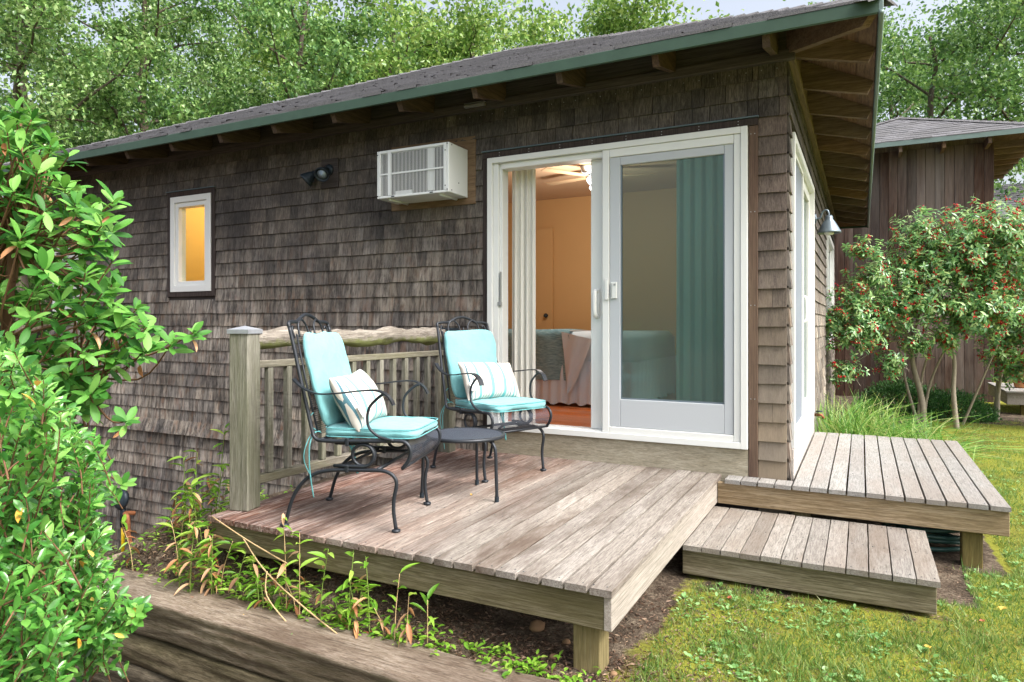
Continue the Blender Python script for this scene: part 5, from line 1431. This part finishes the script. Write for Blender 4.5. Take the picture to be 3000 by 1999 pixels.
for i, wc in enumerate(whorls):
    kx = min(knots, key=lambda q_: np.linalg.norm(q_ - wc) + R.uniform(0, .15))
    mid = kx * .45 + wc * .55 + np.array([0, 0, -.08]) + NR.normal(size=3) * .04
    br.tube(spline([tuple(kx), tuple(mid), tuple(wc)], 4), [.006 - .0004 * j for j in range(9)], 5, False)
    ax = (wc - mid); ax /= np.linalg.norm(ax); ax = ax * .7 + np.array([.05, -.15, .6]); ax /= np.linalg.norm(ax)
    t1 = np.cross(ax, [0, 0, 1.]); t1 /= np.linalg.norm(t1) + 1e-6; t2 = np.cross(ax, t1)
    nlv = R.randint(8, 11); ph = R.uniform(0, 6.28)
    for j in range(nlv):
        a = ph + j * 2.399; el = R.uniform(.2, .75) + (.5 if j < 2 else 0); el = el if R.random() < .85 else -.3
        rd = t1 * math.cos(a) + t2 * math.sin(a); dv = rd * math.cos(el) + ax * math.sin(el)
        P.append(wc - ax * .014 * (j % 4)); D.append(dv); Nn.append(ax * math.cos(el) - rd * math.sin(el) + NR.normal(size=3) * .15)
        l_ = R.uniform(.055, .112); L.append(l_); W.append(l_ * R.uniform(.30, .38))
br.build('branches', M['bark_red'], rb, True, fix=False)
scatter('foliage', P, D, Nn, L, W, fine_leaf(6, 1.25, .10, .12, .62), M['rhodo'], rb, og, maxobj=300)
q_ = [R.randrange(len(P)) for _ in range(60)]
scatter('withered_leaves', [P[i] - np.array([0, .01, .03]) for i in q_], [D[i] * np.array([1, 1, .2]) + np.array([0, 0, -.7]) for i in q_], [Nn[i] for i in q_], [L[i] * .8 for i in q_], [W[i] * .6 for i in q_], fine_leaf(6, 1.25, .3, .3, .62), M['dry'], rb, og)

# ------------------------------------------------------------------ inkberry (bottom left)
ib = empty('inkberry_bush', (-1.75, -3.45, -1.45)); tag(ib, 'glossy small-leaved evergreen shrub with dark berries filling the bottom left corner', 'bush'); og = tuple(ib.location)
poly = [(-350, 900), (-20, 970), (60, 1030), (170, 1150), (250, 1250), (300, 1330), (330, 1400), (300, 1480), (330, 1560), (310, 1640), (370, 1700), (415, 1780), (360, 1850), (320, 1900), (200, 1960), (130, 2150), (-350, 2150)]
stemsI = MB(og); P, D, Nn, L, W = [], [], [], [], []; bp = MB(og); ns = 0
while ns < 1050:
    x, y = R.uniform(-340, 430), R.uniform(920, 2120)
    if not inpoly(x, y, poly): continue
    ns += 1; d_ = R.uniform(1.75, 2.6)
    if x > 200: d_ = R.uniform(2.05, 2.5)
    tip = ray(x, y, d_); dirv = np.array([.25, -.1, .9]) + NR.normal(size=3) * .35; dirv += np.array([CF, SF, 0]) * (.5 if x > 150 else .1)
    dirv /= np.linalg.norm(dirv); ln = R.uniform(.12, .22); base = tip - dirv * ln
    stemsI.tube([tuple(base), tuple(base + dirv * ln * .5 + NR.normal(size=3) * .006), tuple(tip)], [.003, .0022, .0012], 4, False)
    t1 = np.cross(dirv, [0, 1., 0]); t1 /= np.linalg.norm(t1); t2 = np.cross(dirv, t1)
    for j in range(13):
        a = j * 2.4; tt = .15 + .85 * j / 12; rd = t1 * math.cos(a) + t2 * math.sin(a); el = R.uniform(.5, .95)
        P.append(base + dirv * ln * tt); D.append(rd * math.cos(el) + dirv * math.sin(el)); Nn.append(dirv * math.cos(el) - rd * math.sin(el) + NR.normal(size=3) * .2)
        l_ = R.uniform(.034, .056) * (.8 if j > 10 else 1); L.append(l_); W.append(l_ * R.uniform(.34, .42))
    if R.random() < .25:
        for q_ in range(2):
            c = base + dirv * ln * R.uniform(.1, .5) + NR.normal(size=3) * .01; bp.lathe([(0, -.004), (.003, -.003), (.0042, 0), (.003, .003), (0, .004)], 6, c=tuple(c))
for j in range(26):
    a = ray(R.uniform(-200, 250), R.uniform(1350, 1950), R.uniform(2.1, 2.6)); stemsI.tube(spline([(-1.9 + R.uniform(-.3, .3), -3.35 + R.uniform(-.2, .2), -1.43), tuple((a + np.array([-1.85, -3.4, -.9])) / 2), tuple(a)], 4), .006, 5, False)
stemsI.build('stems', M['bark_red'], ib, True, fix=False); bp.build('berries', M['blackberry'], ib, True, kind='stuff', fix=False)
scatter('foliage', P, D, Nn, L, W, fine_leaf(4, 1.15, .15, .08, .8), M['holly'], ib, og, maxobj=300)
q_ = [R.randrange(len(P)) for _ in range(70)]
scatter('old_leaves', [P[i] + np.array([.01, -.02, .01]) for i in q_], [D[i] for i in q_], [Nn[i] for i in q_], [L[i] for i in q_], [W[i] for i in q_], fine_leaf(4, 1.15, .15, .08, .8), M['yleaf'], ib, og)

# ------------------------------------------------------------------ red-berried trees (right)
def berry_tree(base, trunk, r0, clumps, nleaf, nber, label, stems, seed):
    rt = empty('berry_tree', base); tag(rt, label, 'tree', 'small red-berried trees on the right'); nr = np.random.RandomState(seed); rr = random.Random(seed)
    tb = MB(base); n = len(trunk); tb.tube(spline(trunk, 5), [r0 * (1 - .45 * i / (5 * (n - 1))) for i in range(5 * (n - 1) + 1)], 9)
    tb.build('trunk', M['bark_smooth'], rt, True, fix=False)
    bb = MB(base)
    for s_ in stems: bb.tube(spline(s_, 5), [r0 * .55 * (1 - .6 * i / (5 * (len(s_) - 1))) for i in range(5 * (len(s_) - 1) + 1)], 7)
    P, D, N_, L, W, BP = [], [], [], [], [], []
    top = Vector(trunk[-1])
    for (c, rad_) in clumps:
        c = np.array(c); st_ = top if rr.random() < .6 or not stems else Vector(rr.choice(stems)[-1])
        md = (np.array(st_) + c) / 2 + nr.normal(size=3) * .08
        bb.tube(spline([tuple(st_), tuple(md), tuple(c)], 5), [.014 - .001 * i for i in range(11)], 5, False)
        for k in range(9):
            e = c + nr.normal(size=3) * rad_ * .6
            bb.tube([tuple(c), tuple((c + e) / 2 + nr.normal(size=3) * .03), tuple(e)], [.005, .0035, .002], 4, False)
        k = int(nleaf * rad_ ** 2 / sum(q_[1] ** 2 for q_ in clumps) / 6)
        for i in range(k):
            g = nr.normal(size=3); g /= np.linalg.norm(g); e = c + g * np.array([1, 1, .85]) * rad_ * rr.uniform(.25, 1.5)
            ax = g * .5 + np.array([0, 0, .4]) + nr.normal(size=3) * .3; ax /= np.linalg.norm(ax); t1 = np.cross(ax, [.3, 1., .1]); t1 /= np.linalg.norm(t1); t2 = np.cross(ax, t1)
            for j in range(7):
                a = j * 2.4; el = rr.uniform(-.2, .6); rd = t1 * math.cos(a) + t2 * math.sin(a)
                P.append(e - ax * .012 * j); D.append(rd * math.cos(el) + ax * math.sin(el) + np.array([0, 0, -.25])); N_.append(ax * math.cos(el) - rd * math.sin(el)); l_ = rr.uniform(.05, .088); L.append(l_); W.append(l_ * .36)
            if rr.random() < nber:
                for j in range(rr.randint(5, 11)): BP.append(e - ax * rr.uniform(0, .07) + nr.normal(size=3) * .012)
    bb.build('branches', M['bark_smooth'], rt, True, fix=False)
    scatter('foliage', P, D, N_, L, W, fine_leaf(4, 1.0, .15, .15, .9), M['berryleaf'], rt, base)
    o8 = np.array([(1, 0, 0), (-1, 0, 0), (0, 1, 0), (0, -1, 0), (0, 0, 1), (0, 0, -1)], float) * .0115; f8 = np.array([(0, 2, 4), (2, 1, 4), (1, 3, 4), (3, 0, 4), (2, 0, 5), (1, 2, 5), (3, 1, 5), (0, 3, 5)])
    BP = np.array(BP); VV = (BP[:, None] + o8[None]).reshape(-1, 3) - np.array(base); FF = (f8[None] + (np.arange(len(BP)) * 6)[:, None, None]).reshape(-1, 3)
    np_mesh('berries', VV, FF, M['berry'], rt, 'stuff', True)
berry_tree((1.15, 5.85, -.36), [(1.15, 5.85, -.4), (1.12, 5.84, .0), (1.02, 5.83, .45), (1.0, 5.8, .78)], .045,
           [((.32, 5.0, 1.25), .26), ((.30, 5.0, .90), .26), ((.25, 5.0, .42), .17), ((.55, 5.1, 1.6), .22), ((.42, 5.1, 1.95), .16), ((.75, 5.3, 1.15), .3), ((.75, 5.2, .5), .17), ((1.0, 5.5, 1.75), .35), ((1.05, 5.4, 1.3), .3), ((1.1, 5.6, 2.15), .3), ((.55, 5.2, .95), .25), ((1.05, 5.3, .75), .16), ((.1, 4.9, 1.05), .14)],
           8500, .32, 'left red-berried tree with the thick leaning trunk, nearest the cottage side wall', [[(1.1, 6.1, -.4), (.95, 6.1, .2), (.85, 5.9, .8)], [(1.15, 6.2, -.4), (1.25, 6.2, .2), (1.45, 6.1, .75)], [(1.1, 6.15, -.4), (1.15, 6.15, .3), (1.3, 5.9, .9)]], 31)
berry_tree((1.51, 5.81, -.36), [(1.51, 5.81, -.4), (1.47, 5.8, .1), (1.48, 5.79, .5), (1.42, 5.75, .85)], .034,
           [((1.5, 5.5, 1.2), .3), ((1.45, 5.6, 1.7), .4), ((1.7, 5.6, 2.1), .38), ((1.95, 5.7, 1.6), .38), ((1.75, 5.4, 1.15), .3), ((1.35, 5.4, .85), .18), ((2.1, 5.6, 2.1), .35)],
           10000, .36, 'middle red-berried tree with the slim straight trunk', [[(1.6, 6.2, -.4), (1.8, 6.1, .2), (2.0, 6.0, .8)]], 32)
berry_tree((2.10, 7.0, -.36), [(2.10, 7.0, -.4), (2.12, 7.0, .1), (2.18, 6.9, .6), (2.2, 6.8, 1.0)], .04,
           [((2.1, 6.3, .75), .3), ((2.4, 6.3, 1.2), .42), ((2.6, 6.3, 1.75), .45), ((2.4, 6.5, 2.3), .4), ((2.9, 6.4, 1.3), .4), ((2.2, 6.4, .4), .2), ((2.85, 6.5, 2.35), .35), ((2.6, 6.2, .8), .3), ((3.1, 6.4, 1.9), .4), ((2.75, 6.2, .35), .28), ((3.2, 6.4, .8), .4), ((3.4, 6.4, 1.4), .42), ((3.5, 6.5, 2.1), .4)],
           17000, .40, 'right red-berried tree with the pale trunk beside the neighbouring deck', [], 33)
# low dark rounded shrub behind
def dome_shrub(name, c, r_, n, mat, label, cat='shrub', leaf=.035, org=None):
    rt = empty(name, c); tag(rt, label, cat)
    g = unit(n); g[:, 2] = np.abs(g[:, 2]); q = NR.uniform(.7, 1.04, n)[:, None]; nz = np.array([mnoise.noise(Vector(tuple(v * 3))) for v in g])[:, None]
    P_ = g * np.array(r_) * q * (1 + .15 * nz) + np.array(c)
    l_ = NR.uniform(.7, 1.3, n) * leaf
    scatter('foliage', P_, g + NR.normal(size=(n, 3)) * .6 + [0, 0, .4], g + NR.normal(size=(n, 3)) * .5, l_, l_ * .45, RH, mat, rt, c)
    b = MB(c)
    for i in range(14):
        a = i * .45; b.tube([(c[0], c[1], c[2] - .02), (c[0] + math.cos(a) * r_[0] * .5, c[1] + math.sin(a) * r_[1] * .5, c[2] + r_[2] * .6)], .008, 5)
    b.build('stems', M['bark_red'], rt, True, fix=False); return rt
dome_shrub('low_shrub', (.95, 7.1, -.38), (.62, .45, .50), 9000, M['boxleaf'], 'low dark green rounded shrub behind the left berry tree trunks')
dome_shrub('low_shrub', (1.55, 6.9, -.38), (.55, .45, .40), 7000, M['boxleaf'], 'low mounded shrub between the slim trunk and the pale trunk')

# strappy clump plants along the side wall
def blades(name, c, n, spread, h, mat, label, arch=.5, wd=.009, group='strappy perennials beside the side deck'):
    V, F = [], []
    for i in range(n):
        bx, by = c[0] + R.gauss(0, spread[0]), c[1] + R.gauss(0, spread[1]); a = R.uniform(0, 6.28); L_ = h * R.uniform(.6, 1.2); ar = arch * R.uniform(.3, 1.3)
        dx, dy = math.cos(a), math.sin(a); sx, sy = -dy * wd, dx * wd; b0 = len(V)
        if bx < .06: bx = .06 + R.uniform(0, .1)
        for j in range(5):
            t_ = j / 4; x = bx + dx * ar * L_ * t_ * t_; y = by + dy * ar * L_ * t_ * t_; z = c[2] + L_ * (t_ - .35 * ar * t_ ** 2.5); w_ = (1 - t_ ** 1.5) * .8 + .06
            x = max(x, .045)
            V += [(x - sx * w_ - c[0], y - sy * w_ - c[1], z - c[2]), (x + sx * w_ - c[0], y + sy * w_ - c[1], z + .003 - c[2])]
        F += [(b0 + 2 * j, b0 + 2 * j + 1, b0 + 2 * j + 3, b0 + 2 * j + 2) for j in range(4)]
    rt = empty(name, c); tag(rt, label, 'plant', group); np_mesh('blades', V, F, mat, rt, 'stuff', True); return rt
blades('strappy_plant', (.25, 2.75, -.36), 260, (.13, .22), .62, M['blade'], 'tall yellow-green strappy plant against the side wall by the spigot', .7)
blades('strappy_plant', (.55, 2.85, -.36), 260, (.16, .25), .50, M['blade'], 'strappy green plant in the middle behind the side deck', .9)
blades('strappy_plant', (.9, 2.75, -.36), 240, (.14, .2), .45, M['blade'], 'low arching strappy plant behind the right end of the side deck', 1.2)
blades('strappy_plant', (.35, 3.6, -.36), 240, (.2, .35), .62, M['blade'], 'strappy plant farther back along the shingled side wall', .7)
blades('strappy_plant', (.85, 3.5, -.36), 200, (.2, .3), .5, M['blade'], 'loose strappy clump between side wall and berry tree', .9)

# ------------------------------------------------------------------ lawn grass and ground cover
def grass():
    P, D, N_, L, W = [], [], [], [], []
    def try_add(x, y, den):
        m_ = lawnmask(x, y)
        if -.46 < x < 1.15 and y > -.16 and y < 2.2: return
        if -.42 < x < .74 and -1.03 < y < -.15: return
        if x < -.35 and y > -2.45: return
        tf = mnoise.fractal(Vector((x * 2.6, y * 2.6, 7)), 1, 2.2, 3)
        if R.random() > den * (m_ - .1 + .5 * tf): return
        P.append((x, y, gh(x, y) - .002)); D.append((R.gauss(0, .55), R.gauss(0, .55), 1)); N_.append((R.gauss(0, 1), R.gauss(0, 1), .2)); l_ = R.uniform(.012, .038) * max(.5, 1.1 + 1.0 * tf) * (1.7 if R.random() < .04 else 1); L.append(l_); W.append(R.uniform(.0028, .0045))
    for _ in range(150000):
        y = -3.6 + 3.9 * R.random() ** 1.0; x = R.uniform(-.45, 2.6); try_add(x, y, 1.0)
    for _ in range(70000):
        y = R.uniform(.2, 9.3); x = R.uniform(1.1, 1.8 + y * .55); try_add(x, y, .9)
    V = np.array([(0, -.5, 0), (0, .5, 0), (.5, .35, .03), (.5, -.35, .03), (1, 0, .16)], float)
    g = scatter('grass', P, D, N_, L, W, (V, [(0, 1, 2, 3), (3, 2, 4)]), M['grass'], None)
    tag(g, 'short patchy green grass growing in the mossy lawn', 'grass', None, 'stuff')
grass()
def rosettes():
    P, D, N_, L, W = [], [], [], [], []
    for _ in range(4200):
        y = R.uniform(-3.4, 5); x = R.uniform(-.35, 1.6 + max(0, y) * .6 + .9)
        if (-.46 < x < 1.15 and -.16 < y < 2.2) or (-.42 < x < .74 and -1.03 < y < -.15) or (x < .2 and y > -.2) or (x < -.35): continue
        if mnoise.noise(Vector((x * 1.9, y * 1.9, 20))) < -.02: continue
        if lawnmask(x, y) < .15: continue
        for j in range(R.randint(4, 8)):
            a = R.uniform(0, 6.28); r0 = R.uniform(0, .02); P.append((x + r0 * math.cos(a), y + r0 * math.sin(a), gh(x, y) + R.uniform(.004, .016))); D.append((math.cos(a), math.sin(a), R.uniform(.0, .7))); N_.append((R.gauss(0, .2), R.gauss(0, .2), 1)); l_ = R.uniform(.012, .03); L.append(l_); W.append(l_ * R.uniform(.35, .75))
    g = scatter('clover_patches', P, D, N_, L, W, fine_leaf(3, 1, .1, .1), M['clover'], None); tag(g, 'low broad-leaved clover and weeds scattered through the lawn', 'ground cover', None, 'stuff')
rosettes()
# mulch and litter in the planting bed
def litter():
    P, D, N_, L, W = [], [], [], [], []
    for _ in range(15000):
        x, y = R.uniform(-3.2, .05), R.uniform(-2.40, -1.2)
        if R.random() < .5: y = R.uniform(-2.40, -2.0)
        P.append((x, y, gh(x, y) + R.uniform(0, .006))); a = R.uniform(0, 6.28); D.append((math.cos(a), math.sin(a), R.gauss(0, .3))); N_.append((R.gauss(0, .5), R.gauss(0, .5), 1)); l_ = R.uniform(.008, .035); L.append(l_); W.append(min(l_ * .5, R.uniform(.002, .009)))
    for _ in range(5000):
        x, y = R.uniform(-.4, .9), R.uniform(-2.6, -.2)
        P.append((x, y, gh(x, y) + R.uniform(0, .004))); a = R.uniform(0, 6.28); D.append((math.cos(a), math.sin(a), R.gauss(0, .2))); N_.append((R.gauss(0, .4), R.gauss(0, .4), 1)); l_ = R.uniform(.006, .022); L.append(l_); W.append(l_ * .25)
    g = scatter('mulch_litter', P, D, N_, L, W, RH, M['litter'], None); tag(g, 'dry brown mulch and leaf litter covering the planting bed soil', 'mulch', None, 'stuff')
litter()
def groundweeds():
    P, D, N_, L, W = [], [], [], [], []
    for _ in range(260):
        t_ = R.random() ** 1.6; x = -3.15 + 2.75 * t_; y = R.uniform(-2.36, -2.18) if x > -2.5 else R.uniform(-2.36, -1.3)
        h_ = R.uniform(.01, .10) * (1.6 - t_); n = R.randint(4, 10)
        for j in range(n):
            a = R.uniform(0, 6.28); zz = gh(x, y) + h_ * (j + 1) / n; l_ = R.uniform(.018, .042); P.append((x + R.gauss(0, .01), y + R.gauss(0, .01), zz)); D.append((math.cos(a), math.sin(a), R.uniform(-.1, .7))); N_.append((R.gauss(0, .3), R.gauss(0, .3), 1)); L.append(l_); W.append(l_ * .42)
    g = scatter('weedy_ground_cover', P, D, N_, L, W, fine_leaf(4, 1, .15, .2), M['weed'], None); tag(g, 'small green weeds sprouting thickly along the planting bed', 'weeds', None, 'stuff')
groundweeds()
def bamboo_weed(x, y, h_, nl_, lean, label, seed, dry=.15):
    r = random.Random(seed); z0 = gh(x, y); rt = empty('weed_stalk', (x, y, z0)); tag(rt, label, 'weed', 'leafy weed stalks in the planting bed')
    pts = spline([(0, 0, -.01), (lean[0] * .3, lean[1] * .3, h_ * .5), (lean[0], lean[1], h_)], 6)
    MB().tube(pts, [.0028 - .0001 * i for i in range(len(pts))], 5).build('stem', M['stem'] if r.random() < .7 else M['drystem'], rt, True)
    A = {'g': [[], [], [], [], []], 'd': [[], [], [], [], []]}
    for j in range(nl_):
        t_ = .25 + .75 * (j + 1) / nl_; p = pts[min(len(pts) - 1, int(t_ * (len(pts) - 1)))]; k = 'd' if r.random() < dry * (1.6 - t_) else 'g'
        a = r.uniform(0, 6.28); up = r.uniform(-.3, .9) if k == 'g' else r.uniform(-1.4, .1); l_ = r.uniform(.05, .095)
        for q_, v_ in zip(A[k], (tuple(p), (math.cos(a), math.sin(a), up), (r.gauss(0, .3), r.gauss(0, .3), 1), l_, l_ * r.uniform(.2, .3))): q_.append(v_)
    tm = fine_leaf(5, .8, .2, .25, 1.0)
    for k, mt in (('g', M['weed']), ('d', M['dry'])):
        if A[k][0]: scatter('leaves', *A[k], tm, mt, rt, kind=None, maxobj=400)
WL = [(-3.02, -2.0, .42, 9, (-.05, .02), 'pale drooping weed stalk above the corner of the timber bed'),
      (-2.83, -2.1, .50, 16, (.03, .0), 'tall leafy weed with yellowing leaves in front of the left wall'),
      (-2.70, -2.05, .62, 18, (.02, .03), 'tallest weed stalk left of the railing post'),
      (-2.58, -2.32, .33, 14, (.04, .0), 'bushy weed at the foot of the railing post'),
      (-2.75, -2.25, .28, 12, (-.06, .0), 'leafy weed between the timber and the deck corner'),
      (-1.93, -2.31, .46, 13, (-.02, .0), 'weed with broad pointed leaves rising past the near chair front leg'),
      (-1.83, -2.33, .40, 14, (.02, -.02), 'slender weed beside the broad-leaved one in front of the near chair'),
      (-1.72, -2.32, .34, 13, (.05, .0), 'spreading weed in front of the deck edge below the near chair'),
      (-1.55, -2.33, .36, 11, (.03, .0), 'weed with a red-brown stem at the middle of the deck edge'),
      (-1.45, -2.31, .34, 10, (-.02, .0), 'weed with two upright leaf tufts near the middle of the deck edge'),
      (-1.32, -2.31, .30, 6, (.02, .01), 'thin weed with hanging dry leaves right of the middle'),
      (-1.16, -2.30, .22, 5, (.0, .0), 'small withered stalk nearest the deck post'),
      (-2.25, -2.32, .26, 10, (.07, .0), 'low tangled weed under the left deck edge'),
      (-2.08, -2.33, .24, 10, (-.05, .0), 'sprawling weed left of the broad-leaved one')]
for i, wv in enumerate(WL): bamboo_weed(*wv[:5], wv[5], 100 + i)
for i in range(20):
    t_ = R.random(); x = -3.1 + .75 * t_; y = R.uniform(-2.36, -1.75) if x < -2.65 else R.uniform(-2.38, -2.26)
    bamboo_weed(x, y, R.uniform(.16, .40), R.randint(9, 17), (R.uniform(-.08, .08), R.uniform(-.05, .05)), 'thin leafy weed stalk in the tangled clump at the left end of the planting bed', 200 + i, .3)
for i in range(9):
    x = R.uniform(-2.1, -1.2); bamboo_weed(x, R.uniform(-2.37, -2.28), R.uniform(.10, .24), R.randint(7, 12), (R.uniform(-.08, .08), R.uniform(-.03, .03)), 'short leafy weed stalk in the middle of the planting bed below the near chair', 240 + i, .35)
# dry bent stalks
def dry_stalk(p, label):
    o = MB(p[0]).tube(spline(p, 5), .0035, 5).build('dry_stalk', M['drystem'], None, True); o.location = p[0]; tag(o, label, 'stalk', 'dry fallen stalks')
dry_stalk([(-2.25, -2.28, -.05), (-2.05, -2.33, -.16), (-1.8, -2.36, -.26), (-1.55, -2.38, -.345)], 'long dry stalk leaning from the deck edge down over the bed')
dry_stalk([(-2.5, -2.25, .01), (-2.2, -2.3, -.05), (-1.9, -2.33, -.11)], 'thin straight dry stalk crossing the left end of the deck rim')
dry_stalk([(-2.0, -2.36, -.15), (-1.98, -2.38, -.25), (-1.85, -2.39, -.34)], 'short bent dry stalk in the middle of the bed')
# rocks and fallen leaves
def rock(loc, s_, label, seed):
    b = MB(); V = []; n = 10
    b.lathe([(math.sin(math.pi * i / 8), -math.cos(math.pi * i / 8)) for i in range(9)], n)
    b.v = [tuple(Vector(v) * s_ * (1 + .25 * mnoise.noise(Vector(v) * 1.3 + Vector((seed, 0, 0))))) for v in b.v]; b.v = [(x, y, z * .7) for x, y, z in b.v]
    o = b.build('rock', M['rock'], None, True); o.location = loc; tag(o, label, 'rock')
rock((-.84, -1.93, -.335), .035, 'tan rock under the front deck left of its corner post', 1)
rock((-.68, -1.98, -.35), .018, 'small tan stone right of the bigger rock under the deck', 2)
rock((-.68, -2.12, -.35), .016, 'small stone at the left foot of the deck corner post', 3)
rock((-.42, -2.14, -.35), .014, 'pale pebble at the right foot of the deck corner post', 4)
def fallen(loc, s_, mat, label):
    r = random.Random(label); V = [(0, 0, 0)]
    for i in range(9):
        a = i / 9 * 6.28; rr_ = s_ * (1 if i % 2 else .6) * r.uniform(.8, 1.1); V.append((rr_ * math.cos(a), rr_ * .7 * math.sin(a), r.uniform(.002, .012)))
    o = MB().add(V, [(0, i, i % 9 + 1) for i in range(1, 10)]).build('fallen_leaf', mat, None, True); o.location = loc; o.rotation_euler = (0, 0, r.uniform(0, 6)); tag(o, label, 'leaf', 'fallen leaves')
fallen((-1.56, -1.31 + .04, .004), .013, M['yleaf'], 'tiny yellow leaf on the deck planks by the side table leg')
fallen((-2.06, -2.42, -.345), .024, M['yleaf'], 'curled yellow leaf on top of the timber')
fallen((-2.13, -2.46, -.348), .014, M['yleaf'], 'small pale yellow leaf in front of the curled one on the timber')
fallen((-2.45, -2.40, -.345), .022, M['rleaf'], 'brown curled leaf on the left part of the timber')
fallen((-1.47, -2.30, -.35), .028, M['rleaf'], 'red-brown leaf in the bed under the deck rim')
fallen((-2.36, -2.32, -.345), .02, M['rleaf'], 'brown leaf half buried behind the timber top')
fallen((.66, -1.35, -.35), .022, M['yleaf'], 'yellow leaf on the lawn below the right end of the step')
fallen((1.0, -.75, -.35), .028, M['yleaf'], 'long orange-yellow leaf on the lawn right of the step')
fallen((.9, -.95, -.35), .02, M['rleaf'], 'reddish leaf on the lawn right of the step corner')
fallen((-.15, -1.2, -.35), .022, M['rleaf'], 'reddish leaf on bare soil in front of the step')
fallen((-1.73, -2.46, -.348), .03, M['clover'], 'large pale green leaf lying flat on the timber')
